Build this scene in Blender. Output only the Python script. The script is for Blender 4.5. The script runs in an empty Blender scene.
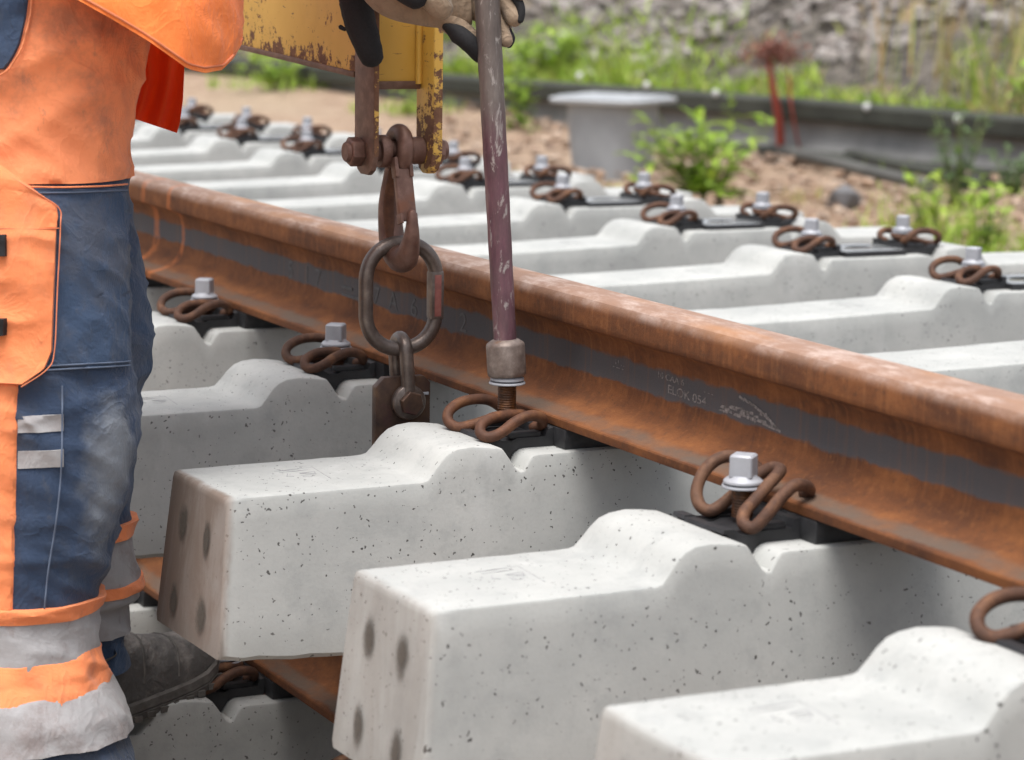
import bpy, bmesh, math, random
import numpy as np
from mathutils import Vector, Matrix, noise
random.seed(7)
R = math.radians
SC = bpy.context.scene
COL = SC.collection

# ------------------------------------------------------------------ camera
F_PX, YAW, PITCH, ROLL = 2700.98, -1.1232, -0.1565, 0.0141
EYE = np.array([3.1729, -1.6317, 0.6084])
FW = np.array([math.cos(PITCH) * math.sin(YAW), math.cos(PITCH) * math.cos(YAW), math.sin(PITCH)])
RT0 = np.array([math.cos(YAW), -math.sin(YAW), 0.0])
UP0 = np.cross(RT0, FW)
RT = math.cos(ROLL) * RT0 + math.sin(ROLL) * UP0
UP = -math.sin(ROLL) * RT0 + math.cos(ROLL) * UP0
cam_d = bpy.data.cameras.new('camera')
cam = bpy.data.objects.new('camera', cam_d)
COL.objects.link(cam)
cam.matrix_world = Matrix(((RT[0], UP[0], -FW[0], EYE[0]), (RT[1], UP[1], -FW[1], EYE[1]),
                           (RT[2], UP[2], -FW[2], EYE[2]), (0, 0, 0, 1)))
cam_d.sensor_width = 36.0
cam_d.lens = F_PX / 1024 * 36.0
cam_d.clip_start, cam_d.clip_end = 0.05, 2000
cam_d.dof.use_dof = True
cam_d.dof.focus_distance = 3.56
cam_d.dof.aperture_fstop = 6.4
cam_d.dof.aperture_blades = 9
SC.camera = cam

# ------------------------------------------------------------------ sky, sun, exposure (bright overcast)
SUN_EL, SUN_AZ = R(74), R(136)          # azimuth measured from +Y towards +X
world = bpy.data.worlds.new('World')
SC.world = world
world.use_nodes = True
wn = world.node_tree
bg = wn.nodes['Background']
sky = wn.nodes.new('ShaderNodeTexSky')
sky.sky_type = 'NISHITA'
sky.sun_disc = False
sky.sun_elevation, sky.sun_rotation = SUN_EL, SUN_AZ
sky.air_density, sky.dust_density, sky.ozone_density = 1.0, 4.0, 1.0
hs = wn.nodes.new('ShaderNodeHueSaturation')     # overcast: the blue is hidden by cloud
hs.inputs['Saturation'].default_value = 0.36
wn.links.new(sky.outputs[0], hs.inputs['Color'])
wn.links.new(hs.outputs[0], bg.inputs['Color'])
bg.inputs['Strength'].default_value = 0.10
sun_d = bpy.data.lights.new('sun', 'SUN')
sun_d.energy, sun_d.angle, sun_d.color = 1.35, R(35), (1.0, 0.965, 0.92)
sun = bpy.data.objects.new('sun', sun_d)
COL.objects.link(sun)
sdir = Vector((math.sin(SUN_AZ) * math.cos(SUN_EL), math.cos(SUN_AZ) * math.cos(SUN_EL), math.sin(SUN_EL)))
sun.rotation_euler = sdir.to_track_quat('Z', 'Y').to_euler()
VS = SC.view_settings
SC.display_settings.display_device = 'sRGB'
VS.view_transform, VS.look, VS.exposure, VS.gamma = 'Standard', 'None', 1.20, 1.0
SC.cycles.use_denoising = True
SC.cycles.max_bounces = 6

# ------------------------------------------------------------------ small helpers
def at(px, py, k):
    """A point seen at a pixel of the survey photograph, k metres along the view axis."""
    p = EYE + (FW + RT * (px - 512) / F_PX + UP * (380 - py) / F_PX) * k
    return Vector(p)
def at_z(px, py, z):
    d = FW + RT * (px - 512) / F_PX + UP * (380 - py) / F_PX
    return Vector(EYE + d * (z - EYE[2]) / d[2])
def catmull(pts, m, closed=False):
    P = [Vector(p) for p in pts]
    n = len(P)
    out = []
    segs = n if closed else n - 1
    for i in range(segs):
        if closed:
            a, b, c, d = P[(i - 1) % n], P[i], P[(i + 1) % n], P[(i + 2) % n]
        else:
            a, b, c, d = P[max(i - 1, 0)], P[i], P[i + 1], P[min(i + 2, n - 1)]
        for j in range(m):
            t = j / m
            out.append(0.5 * ((2 * b) + (c - a) * t + (2 * a - 5 * b + 4 * c - d) * t * t + (3 * b - a - 3 * c + d) * t ** 3))
    if not closed:
        out.append(P[-1])
    return out
def lerp_list(vals, m):
    out = []
    for i in range(len(vals) - 1):
        for j in range(m):
            out.append(vals[i] + (vals[i + 1] - vals[i]) * j / m)
    out.append(vals[-1])
    return out
def interp(x, xs, ys):
    return float(np.interp(x, xs, ys))

class MB:
    """Collects vertices and faces; build() links them as ONE mesh object."""
    def __init__(self):
        self.v, self.f, self.m = [], [], []
    def add(self, vs, fs, mi=0):
        o = len(self.v)
        self.v += [tuple(p) for p in vs]
        self.f += [tuple(i + o for i in f) for f in fs]
        self.m += [mi] * len(fs)
        return self
    def box(self, x0, x1, y0, y1, z0, z1, mi=0, mat=None):
        vs = [Vector((x, y, z)) for z in (z0, z1) for y in (y0, y1) for x in (x0, x1)]
        if mat is not None:
            vs = [mat @ p for p in vs]
        return self.add(vs, [(0, 2, 3, 1), (4, 5, 7, 6), (0, 1, 5, 4), (2, 6, 7, 3), (0, 4, 6, 2), (1, 3, 7, 5)], mi)
    def bbox(self, x0, x1, y0, y1, z0, z1, bev, mi=0, mat=None, seg=2):
        bm = bmesh.new()
        bmesh.ops.create_cube(bm, size=1)
        for p in bm.verts:
            p.co = Vector(((x0 + x1) / 2 + p.co.x * (x1 - x0), (y0 + y1) / 2 + p.co.y * (y1 - y0), (z0 + z1) / 2 + p.co.z * (z1 - z0)))
        bmesh.ops.bevel(bm, geom=bm.edges[:], offset=bev, segments=seg, profile=0.6, affect='EDGES')
        bm.verts.index_update()
        vs = [p.co.copy() for p in bm.verts]
        if mat is not None:
            vs = [mat @ p for p in vs]
        fs = [tuple(q.index for q in fc.verts) for fc in bm.faces]
        bm.free()
        return self.add(vs, fs, mi)
    def tube(self, path, rad, n=10, closed=False, round_ends=False, mi=0, flat=1.0, seed_n=None):
        P = [Vector(p) for p in path]
        m = len(P)
        rad = [rad] * m if isinstance(rad, (int, float)) else list(rad)
        if round_ends and not closed:
            d0, d1 = (P[0] - P[1]).normalized(), (P[-1] - P[-2]).normalized()
            r0, r1 = rad[0], rad[-1]
            a = [0.35, 0.7, 0.93]
            P = [P[0] + d0 * r0 * s for s in reversed([0.5, 0.8, 0.97])] + P + [P[-1] + d1 * r1 * s for s in [0.5, 0.8, 0.97]]
            rad = [r0 * s for s in (0.25, 0.6, 0.87)] + rad + [r1 * s for s in (0.87, 0.6, 0.25)]
            m = len(P)
        T = []
        for i in range(m):
            if closed:
                t = P[(i + 1) % m] - P[(i - 1) % m]
            else:
                t = P[min(i + 1, m - 1)] - P[max(i - 1, 0)]
            T.append(t.normalized())
        nrm = Vector(seed_n) if seed_n is not None else (Vector((0, 0, 1)) if abs(T[0].z) < 0.9 else Vector((1, 0, 0)))
        nrm = (nrm - T[0] * nrm.dot(T[0])).normalized()
        vs, fs = [], []
        for i in range(m):
            nrm = (nrm - T[i] * nrm.dot(T[i])).normalized()
            b = T[i].cross(nrm)
            for j in range(n):
                a = 2 * math.pi * j / n
                vs.append(P[i] + (nrm * math.cos(a) * flat + b * math.sin(a)) * rad[i])
        for i in range(m if closed else m - 1):
            for j in range(n):
                a, b2 = i * n + j, i * n + (j + 1) % n
                c, d = ((i + 1) % m) * n + (j + 1) % n, ((i + 1) % m) * n + j
                fs.append((a, b2, c, d))
        if not closed:
            fs.append(tuple(range(n - 1, -1, -1)))
            fs.append(tuple((m - 1) * n + j for j in range(n)))
        return self.add(vs, fs, mi)
    def lathe(self, prof, n=24, c=(0, 0, 0), mi=0, mat=None, ang0=0.0, sq=None):
        vs, fs = [], []
        for r, z in prof:
            for j in range(n):
                a = ang0 + 2 * math.pi * j / n
                vs.append(Vector((r * math.cos(a), r * math.sin(a), z)))
        for i in range(len(prof) - 1):
            for j in range(n):
                fs.append((i * n + j, i * n + (j + 1) % n, (i + 1) * n + (j + 1) % n, (i + 1) * n + j))
        fs.append(tuple(range(n - 1, -1, -1)))
        fs.append(tuple((len(prof) - 1) * n + j for j in range(n)))
        if mat is not None:
            vs = [mat @ p for p in vs]
        vs = [p + Vector(c) for p in vs]
        return self.add(vs, fs, mi)
    def grid(self, rows, mi=0, wrap=False):
        h, w = len(rows), len(rows[0])
        vs = [p for r in rows for p in r]
        fs = []
        for i in range(h - 1):
            for j in range(w if wrap else w - 1):
                fs.append((i * w + j, i * w + (j + 1) % w, (i + 1) * w + (j + 1) % w, (i + 1) * w + j))
        return self.add(vs, fs, mi)
    def prism(self, poly, ext, mi=0):
        """poly: list of 3-D points of one cap, ext: vector."""
        n = len(poly)
        e = Vector(ext)
        vs = [Vector(p) for p in poly] + [Vector(p) + e for p in poly]
        fs = [tuple(range(n - 1, -1, -1)), tuple(range(n, 2 * n))] + [(i, (i + 1) % n, n + (i + 1) % n, n + i) for i in range(n)]
        return self.add(vs, fs, mi)
    def mesh(self, name, mats, ang=35, bevel=0.0, fix=True):
        me = bpy.data.meshes.new(name)
        me.from_pydata(self.v, [], self.f)
        if not isinstance(mats, (list, tuple)):
            mats = [mats]
        for mt in mats:
            me.materials.append(mt)
        if any(self.m):
            me.polygons.foreach_set('material_index', self.m)
        if fix or bevel:
            bm = bmesh.new()
            bm.from_mesh(me)
            if bevel:
                ed = [e for e in bm.edges if len(e.link_faces) == 2 and e.calc_face_angle(0) > R(40)]
                bmesh.ops.bevel(bm, geom=ed, offset=bevel, segments=2, profile=0.6, affect='EDGES')
            bmesh.ops.recalc_face_normals(bm, faces=bm.faces[:])
            bm.to_mesh(me)
            bm.free()
        me.update()
        me.polygons.foreach_set('use_smooth', [True] * len(me.polygons))
        if ang < 180:
            me.set_sharp_from_angle(angle=R(ang))
        return me
    def build(self, name, mats, parent=None, ang=35, bevel=0.0, fix=True, loc=None):
        if parent is not None and loc is None:      # vertices are given in world coordinates
            o = Vector((0, 0, 0))
            q = parent
            while q is not None:
                o += q.location
                q = q.parent
            self.v = [(p[0] - o.x, p[1] - o.y, p[2] - o.z) for p in self.v]
        me = self.mesh(name, mats, ang, bevel, fix)
        return link(name, me, parent, loc)
def link(name, me, parent=None, loc=None):
    ob = bpy.data.objects.new(name, me)
    COL.objects.link(ob)
    if parent is not None:
        ob.parent = parent
    if loc is not None:
        ob.location = loc
    return ob
def empty(name, loc, rz=0.0):
    o = bpy.data.objects.new(name, None)
    o.empty_display_size = 0.1
    COL.objects.link(o)
    o.location = loc
    o.rotation_euler = (0, 0, rz)
    return o
def tag(o, label=None, cat=None, group=None, kind=None):
    if label: o['label'] = label
    if cat: o['category'] = cat
    if group: o['group'] = group
    if kind: o['kind'] = kind
    return o
def copy_tree(o, parent=None):
    c = o.copy()
    COL.objects.link(c)
    c.parent = parent
    for ch in list(o.children):
        copy_tree(ch, c)
    return c

# ------------------------------------------------------------------ node helpers
class NT:
    def __init__(self, name, rough=0.8, metal=0.0):
        self.mat = bpy.data.materials.new(name)
        self.mat.use_nodes = True
        self.t = self.mat.node_tree
        self.b = self.t.nodes['Principled BSDF']
        self.set(self.b, 'Roughness', rough)
        self.set(self.b, 'Metallic', metal)
        self._obj = None
    def set(self, n, key, v):
        s = n.inputs[key]
        if isinstance(v, bpy.types.NodeSocket):
            self.t.links.new(v, s)
        else:
            if hasattr(s.default_value, '__len__') and not isinstance(v, (int, float)) and len(v) == 3 and len(s.default_value) == 4:
                v = (*v, 1)
            s.default_value = v
    def node(self, typ, ins=None, **props):
        n = self.t.nodes.new('ShaderNode' + typ)
        for k, v in props.items():
            setattr(n, k, v)
        for k, v in (ins or {}).items():
            self.set(n, k, v)
        return n
    def obj(self):
        if self._obj is None:
            self._obj = self.node('TexCoord').outputs['Object']
        return self._obj
    def rnd(self, spread=50.0):
        """object coordinates shifted at random from object to object"""
        oi = self.node('ObjectInfo').outputs['Random']
        cmb = self.node('CombineXYZ', {0: self.math('MULTIPLY', oi, spread), 1: self.math('MULTIPLY', oi, -spread * .7), 2: self.math('MULTIPLY', oi, spread * .31)})
        return self.node('VectorMath', {0: self.obj(), 1: cmb.outputs[0]}, operation='ADD').outputs[0]
    def random(self):
        return self.node('ObjectInfo').outputs['Random']
    def scaled(self, vec, s):
        return self.node('VectorMath', {0: vec, 1: s}, operation='MULTIPLY').outputs[0]
    def noise(self, vec, scale, detail=4, rough=.55, dist=0.0):
        return self.node('TexNoise', {'Vector': vec, 'Scale': scale, 'Detail': detail, 'Roughness': rough, 'Distortion': dist}).outputs['Fac']
    def voro(self, vec, scale, out='Distance', rand=1.0):
        return self.node('TexVoronoi', {'Vector': vec, 'Scale': scale, 'Randomness': rand})
    def math(self, op, a, b=0.0, clamp=False):
        n = self.node('Math', {0: a, 1: b}, operation=op)
        n.use_clamp = clamp
        return n.outputs[0]
    def ramp(self, fac, stops):
        n = self.node('ValToRGB', {'Fac': fac})
        e = n.color_ramp.elements
        while len(e) < len(stops):
            e.new(0.5)
        for el, (p, c) in zip(e, stops):
            el.position = p
            el.color = (c, c, c, 1) if isinstance(c, (int, float)) else (*c, 1)
        return n.outputs['Color']
    def step(self, x, lo, hi):
        return self.node('MapRange', {'Value': x, 'From Min': lo, 'From Max': hi}, interpolation_type='SMOOTHSTEP').outputs[0]
    def mix(self, fac, a, b, mode='MIX'):
        n = self.node('Mix', data_type='RGBA', blend_type=mode)
        self.set(n, 0, fac)
        self.set(n, 6, a)
        self.set(n, 7, b)
        return n.outputs[2]
    def sep(self, vec):
        return self.node('SeparateXYZ', {0: vec}).outputs
    def attr(self, name):
        return self.node('Attribute', attribute_type='OBJECT', attribute_name=name).outputs['Fac']
    def bump(self, h, strength=.4, dist=.002):
        n = self.node('Bump', {'Height': h, 'Strength': strength, 'Distance': dist})
        self.set(self.b, 'Normal', n.outputs[0])
    def out(self, color=None, rough=None):
        if color is not None: self.set(self.b, 'Base Color', color)
        if rough is not None: self.set(self.b, 'Roughness', rough)
        return self.mat

def m_concrete():
    n = NT('concrete', .85)
    v = n.rnd()
    base = n.ramp(n.noise(v, 5, 5, .6), [(.28, (.335, .345, .335)), (.72, (.475, .48, .46))])
    base = n.mix(n.math('MULTIPLY', n.step(n.noise(v, 18, 6, .7), .48, .70), .5), base, (.30, .31, .305))
    base = n.mix(n.math('MULTIPLY', n.step(n.noise(n.scaled(v, (1, 1, .45)), 9, 5, .7), .55, .72), .45), base, (.52, .525, .51))
    base = n.mix(n.math('MULTIPLY', n.step(n.noise(v, 160, 3, .6), .45, .75), .18), base, (.28, .28, .275))
    # bug holes of two sizes
    vw = n.node('VectorMath', {0: v, 1: n.scaled(n.node('TexNoise', {'Vector': v, 'Scale': 85.0, 'Detail': 3.0}).outputs['Color'], (.016, .016, .016))}, operation='ADD').outputs[0]
    def pores(scale, frac, hi):
        vo = n.voro(vw, scale)
        r = n.node('SeparateColor', {0: vo.outputs['Color']}).outputs
        rad = n.math('MULTIPLY', n.math('POWER', n.math('SUBTRACT', r[0], frac, True), 1.6), hi / (1 - frac) ** 1.6)
        return n.math('LESS_THAN', vo.outputs['Distance'], rad)
    p = n.math('MAXIMUM', pores(52, .05, .118), n.math('MAXIMUM', pores(135, .0, .235), pores(21, .58, .075)))
    base = n.mix(n.math('MULTIPLY', p, n.math('ADD', .45, n.math('MULTIPLY', n.noise(v, 30, 2), .8), True)), base, (.05, .047, .044))
    # brown run-off on the sleeper end by how stained this sleeper is; darker towards the bottom
    xyz = n.sep(n.obj())
    stain = n.attr('stain')
    endp = n.math('SUBTRACT', xyz[1], n.math('MULTIPLY', n.math('ADD', xyz[2], .054), .095))
    endm = n.step(n.math('ADD', endp, n.math('MULTIPLY', n.noise(v, 22, 4), .012)), -.526, -.540)
    streak = n.noise(n.scaled(v, (10, 10, 3.4)), 1.0, 6, .7, .7)
    sm = n.math('MULTIPLY', n.math('MULTIPLY', endm, n.step(streak, .38, .62)), stain)
    base = n.mix(n.math('MULTIPLY', sm, 1.3, True), base, (.125, .088, .062))
    base = n.mix(n.math('MULTIPLY', endm, n.math('MULTIPLY', stain, .8)), base, (.225, .178, .150))
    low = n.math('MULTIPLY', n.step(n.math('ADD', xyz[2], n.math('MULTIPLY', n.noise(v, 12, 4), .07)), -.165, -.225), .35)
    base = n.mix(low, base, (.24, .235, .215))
    grime = n.attr('grime')
    base = n.mix(n.math('MULTIPLY', grime, n.math('ADD', .35, n.noise(v, 7, 5, .6))), base, (.17, .155, .14))
    h = n.math('SUBTRACT', n.math('MULTIPLY', n.noise(v, 220, 4, .6), .35), n.math('MULTIPLY', p, 1.0))
    n.bump(h, .34, .0025)
    return n.out(base)
def m_rail():
    n = NT('rusty_rail_steel', .62, .25)
    o = n.obj()
    x, y, z = n.sep(o)[:3]
    sv = n.scaled(o, (60, 9, 3.0))
    streak = n.noise(sv, 1.6, 5, .65)
    blotch = n.noise(n.scaled(o, (6, 12, 14)), 1.4, 5, .6)
    rust = n.ramp(blotch, [(.25, (.062, .021, .008)), (.5, (.140, .047, .013)), (.75, (.25, .090, .024))])
    rust = n.mix(n.math('MULTIPLY', n.math('MULTIPLY', n.step(streak, .45, .75), n.step(z, .03, .06)), .38), rust, (.33, .135, .045))
    fine = n.noise(n.scaled(o, (1, 1, 1)), 90, 5, .7)
    rust = n.mix(n.math('MULTIPLY', n.step(fine, .52, .74), .34), rust, (.33, .135, .045))
    rust = n.mix(n.math('MULTIPLY', n.step(fine, .48, .30), .5), rust, (.06, .026, .014))
    # bare grey mill scale along the middle of the web and the outer half of the foot
    wob = n.math('MULTIPLY', n.math('SUBTRACT', n.noise(n.scaled(o, (9, 1, 20)), 1.5, 5, .65), .5), .022)
    zz = n.math('ADD', z, wob)
    web = n.math('MULTIPLY', n.step(zz, .058, .063), n.step(zz, .098, .092))
    yy = n.math('ADD', n.math('ABSOLUTE', y), wob)
    foot = n.math('MULTIPLY', n.math('MULTIPLY', n.step(yy, .040, .052), n.step(yy, .073, .066)), n.step(z, .034, .026))
    sheltered = n.step(blotch, .85, .35)
    grey = n.mix(n.math('MULTIPLY', n.step(streak, .5, .8), .5), (.070, .074, .082), (.17, .085, .045))
    c = n.mix(n.math('MULTIPLY', web, .92), rust, grey)
    c = n.mix(n.math('MULTIPLY', n.math('MULTIPLY', foot, sheltered), .75), c, (.115, .092, .072))
    # running surface: paler, browner, scuffed
    top = n.step(z, .150, .168)
    scuff = n.step(n.noise(n.scaled(o, (9, 26, 16)), 1.5, 6, .72), .42, .7)
    topc = n.mix(scuff, (.33, .205, .145), (.58, .46, .40))
    topc = n.mix(n.math('MULTIPLY', n.step(n.noise(n.scaled(o, (1.6, 9, 4)), 1.3, 4, .6), .5, .68), .7), topc, (.46, .225, .095))
    c = n.mix(n.math('MULTIPLY', top, .85), c, topc)
    spot = n.step(n.noise(o, 30, 3, .5), .70, .76)
    c = n.mix(n.math('MULTIPLY', n.math('MULTIPLY', spot, top), .45), c, (.62, .55, .5))
    # dark crevice of old scale below the head
    # orange spray marks across the rail
    w2 = n.math('MULTIPLY', n.math('SUBTRACT', n.noise(o, 14, 3), .5), .05)
    xx = n.math('ADD', x, w2)
    def line(x0, w):
        return n.step(n.math('ABSOLUTE', n.math('SUBTRACT', xx, x0)), w, w * .45)
    sp = n.math('MAXIMUM', line(-1.644, .016), line(-1.80, .020))
    sp = n.math('MULTIPLY', sp, n.step(n.noise(o, 55, 3), .30, .55))
    c = n.mix(n.math('MULTIPLY', sp, .45), c, (.62, .19, .05))
    n.set(n.b, 'Metallic', .08)
    n.bump(n.math('ADD', n.noise(o, 320, 4, .7), n.math('MULTIPLY', streak, .25)), .4, .0015)
    r = n.math('SUBTRACT', .84, n.math('MULTIPLY', top, .27))
    return n.out(c, r)
def m_rust(name, a, b, c, rough=.6, metal=.3, scale=45, spots=None, bump=.3):
    n = NT(name, rough, metal)
    v = n.rnd()
    col = n.ramp(n.noise(v, scale, 5, .65), [(.28, a), (.52, b), (.75, c)])
    if spots:
        col = n.mix(n.step(n.noise(v, scale * .35, 4, .6), .56, .68), col, spots)
    n.bump(n.noise(v, scale * 7, 4, .6), bump, .001)
    return n.out(col)
def m_plain(name, col, rough=.6, metal=0.0, var=.15, scale=20, bump=0.0):
    n = NT(name, rough, metal)
    v = n.rnd()
    d = tuple(x * (1 - var) for x in col)
    e = tuple(min(1, x * (1 + var)) for x in col)
    c = n.ramp(n.noise(v, scale, 4, .6), [(.3, d), (.7, e)])
    if bump:
        n.bump(n.noise(v, scale * 10, 4), bump, .001)
    return n.out(c)
def m_yellow():
    n = NT('worn_yellow_paint', .55)
    o = n.obj()
    base = n.ramp(n.noise(o, 7, 4), [(.3, (.62, .37, .06)), (.7, (.74, .47, .11))])
    base = n.mix(n.math('MULTIPLY', n.step(n.noise(o, 13, 4), .5, .75), .35), base, (.50, .30, .10))
    rust = n.ramp(n.noise(o, 60, 5, .7), [(.3, (.10, .045, .028)), (.7, (.23, .115, .065))])
    wear = n.attr('wear')
    # chips, denser where the part is worn, and along the lower edge of the beam
    xyz = n.sep(o)
    ch = n.math('ADD', n.noise(n.scaled(o, (1, 1, 1)), 75, 6, .72), n.math('MULTIPLY', n.noise(o, 13, 3), .55))
    wz = n.attr('wearz')
    edge = n.math('MULTIPLY', n.step(n.math('SUBTRACT', xyz[2], wz), .05, .0), .18)
    ch = n.math('ADD', n.math('ADD', ch, edge), wear)
    chip = n.step(ch, .965, 1.03)
    scr = n.step(n.noise(n.scaled(o, (30, 30, 190)), 1.0, 3, .5, 1.4), .69, .72)
    c = n.mix(n.math('MAXIMUM', chip, n.math('MULTIPLY', scr, .8)), base, rust)
    n.bump(n.math('SUBTRACT', 1, chip), .4, .0012)
    return n.out(c, n.math('ADD', .45, n.math('MULTIPLY', chip, .35)))
def m_rod():
    n = NT('scuffed_painted_rod', .45, .35)
    o = n.obj()
    z = n.sep(o)[2]
    w = n.noise(n.scaled(o, (40, 40, 9)), 1.0, 5, .7)
    grey = n.ramp(w, [(.3, (.085, .072, .068)), (.55, (.16, .135, .125)), (.75, (.25, .22, .20))])
    pur = n.ramp(w, [(.3, (.085, .032, .048)), (.55, (.17, .062, .095)), (.75, (.30, .17, .19))])
    m = n.math('MULTIPLY', n.step(n.math('ADD', z, n.math('MULTIPLY', w, .16)), .46, .36), n.math('ADD', .25, n.math('MULTIPLY', n.noise(n.scaled(o, (55, 55, 20)), 1.0, 4, .6), .8)), True)
    c = n.mix(m, grey, pur)
    scr = n.step(n.noise(n.scaled(o, (75, 75, 24)), 1.0, 5, .7, .6), .56, .64)
    c = n.mix(n.math('MULTIPLY', scr, .7), c, (.45, .42, .40))
    n.bump(w, .2, .001)
    return n.out(c)
def m_cloth(name, col, dirt=None, dirt_amt=0.0, weave=1.0, var=.12, rough=.9, fade=None, dscale=9, bk=.6):
    n = NT(name, rough)
    o = n.obj()
    d = tuple(x * (1 - var) for x in col)
    e = tuple(min(1, x * (1 + var)) for x in col)
    c = n.ramp(n.noise(o, 9, 5, .6), [(.3, d), (.7, e)])
    if dirt:
        m = n.step(n.noise(o, dscale, 6, .68), .47, .70)
        c = n.mix(n.math('MULTIPLY', m, dirt_amt), c, dirt)
        m2 = n.step(n.noise(n.scaled(o, (1, 1, .6)), 48, 4, .6), .62, .72)
        c = n.mix(n.math('MULTIPLY', m2, dirt_amt * .55), c, dirt)
    if fade:
        (fx, fy, fz), fr, fc = fade
        dv = n.node('VectorMath', {0: o, 1: (fx, fy, fz)}, operation='SUBTRACT').outputs[0]
        L = n.node('VectorMath', {0: n.scaled(dv, (1, 1, .55))}, operation='LENGTH').outputs['Value']
        L = n.math('ADD', L, n.math('MULTIPLY', n.math('SUBTRACT', n.noise(o, 16, 5, .65), .5), fr * 1.3))
        c = n.mix(n.math('MULTIPLY', n.step(L, fr, fr * .25), .75), c, fc)
    n.set(n.b, 'Sheen Weight', .12)
    wv = n.math('ADD', n.math('SINE', n.math('MULTIPLY', n.sep(o)[2], 4200)), n.math('SINE', n.math('MULTIPLY', n.math('ADD', n.sep(o)[0], n.sep(o)[1]), 4200)))
    h = n.math('ADD', n.math('MULTIPLY', n.noise(o, 26, 5, .6), 2.6), n.math('MULTIPLY', wv, .05 * weave))
    rg = n.math('SUBTRACT', 1, n.math('MULTIPLY', n.math('ABSOLUTE', n.math('SUBTRACT', n.noise(n.scaled(o, (1, 1, .8)), 13, 3, .55, 1.2), .5)), 7.0), True)
    h = n.math('ADD', h, n.math('MULTIPLY', n.math('POWER', rg, 2.0), .55))
    n.bump(h, bk, .0055)
    return n.out(c)
def m_ground():
    n = NT('brown_dirt', .95)
    o = n.obj()
    c = n.ramp(n.noise(o, 3.2, 6, .7), [(.25, (.20, .125, .08)), (.5, (.34, .235, .16)), (.75, (.50, .39, .29))])
    c = n.mix(n.step(n.noise(o, .55, 4, .6), .50, .66), c, (.36, .27, .185))
    chips = n.voro(o, 46)
    r = n.node('SeparateColor', {0: chips.outputs['Color']}).outputs
    c = n.mix(n.math('MULTIPLY', n.step(r[0], .6, .75), .4), c, (.46, .35, .26))
    c = n.mix(n.math('MULTIPLY', n.step(r[1], .80, .87), .45), c, (.16, .105, .07))
    n.bump(n.math('ADD', n.noise(o, 9, 6, .7), n.math('MULTIPLY', r[0], .4)), .8, .05)
    return n.out(c)
def m_bank():
    n = NT('embankment_gravel', .95)
    o = n.obj()
    vo = n.voro(o, 11)
    r = n.node('SeparateColor', {0: vo.outputs['Color']}).outputs
    c = n.ramp(r[0], [(0, (.04, .034, .028)), (.5, (.09, .078, .066)), (1, (.16, .14, .12))])
    c = n.mix(n.step(n.noise(o, 1.1, 5, .65), .52, .68), c, (.23, .17, .09))
    n.bump(n.math('SUBTRACT', 1, vo.outputs['Distance']), .8, .05)
    return n.out(c)
def m_stone(name, cols, scale=14):
    n = NT(name, .9)
    g = n.node('NewGeometry').outputs['Random Per Island']
    c = n.ramp(g, [(i / (len(cols) - 1), k) for i, k in enumerate(cols)])
    c = n.mix(n.math('MULTIPLY', n.noise(n.obj(), scale, 4), .35), c, (.15, .13, .115))
    return n.out(c)
def m_leaf(name, cols, trans=.25):
    n = NT(name, .6)
    g = n.node('NewGeometry').outputs['Random Per Island']
    c = n.ramp(g, [(i / max(1, len(cols) - 1), k) for i, k in enumerate(cols)])
    n.out(c)
    tr = n.node('BsdfTranslucent', {'Color': c})
    mx = n.node('MixShader', {0: trans, 1: n.b.outputs[0], 2: tr.outputs[0]})
    n.t.links.new(mx.outputs[0], n.t.nodes['Material Output'].inputs['Surface'])
    return n.mat

M = {}
M['concrete'] = m_concrete()
def m_recess_shade():
    n = NT('end_recess_shade', .95)  # soft dark oval painting the shade of an end recess, no hollow
    o = n.obj()
    L = n.node('VectorMath', {0: n.scaled(o, (58, 36, 0))}, operation='LENGTH').outputs['Value']
    L = n.math('ADD', L, n.math('MULTIPLY', n.math('SUBTRACT', n.noise(n.rnd(), 55, 4, .65), .5), .7))
    c = n.mix(n.step(L, 1.0, .62), (.33, .305, .285), (.135, .118, .10))
    n.bump(n.noise(o, 200, 4), .5, .002)
    n.out((.095, .082, .068))
    tp = n.node('BsdfTransparent')
    mx = n.node('MixShader', {0: n.math('MULTIPLY', n.step(L, 1.08, .30), .85), 1: tp.outputs[0], 2: n.b.outputs[0]})
    n.t.links.new(mx.outputs[0], n.t.nodes['Material Output'].inputs['Surface'])
    return n.mat
M['plug'] = m_recess_shade()
M['stamp'] = m_plain('stamp_groove', (.31, .31, .315), .9, 0, .25, 60)
M['rail'] = m_rail()
M['mark'] = m_plain('rail_mark_steel', (.074, .077, .084), .6, .2, .3, 80)
M['stencil'] = m_plain('stencil_paint', (.165, .15, .145), .8, 0, .75, 260)
M['clip'] = m_rust('clip_rust', (.042, .021, .014), (.095, .044, .026), (.23, .108, .052), .74, .2, 34, (.15, .075, .042), .7)
M['clip2'] = m_rust('clip_orange_rust', (.055, .024, .014), (.115, .047, .024), (.23, .095, .04), .7, .2, 34, (.16, .07, .03), .6)
M['zinc'] = m_plain('zinc_plating', (.36, .37, .40), .50, .15, .12, 40, .1)
M['shank'] = m_rust('greased_thread', (.02, .012, .008), (.09, .035, .012), (.20, .08, .025), .45, .3, 90)
M['plate'] = m_plain('black_plastic', (.022, .022, .024), .5, 0, .4, 40, .15)
M['pad'] = m_plain('black_pad_sky_sheen', (.24, .25, .255), .16, 0, .2, 15, .05)  # black pad paled to paint in the sky reflected on its top
M['yellow'] = m_yellow()
M['brownsteel'] = m_rust('brown_worn_steel', (.10, .055, .04), (.17, .10, .075), (.26, .165, .125), .55, .3, 45, (.14, .075, .05))
M['hook'] = m_rust('hook_rust', (.10, .05, .038), (.175, .095, .072), (.28, .165, .13), .5, .35, 38, (.20, .085, .05))
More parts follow.
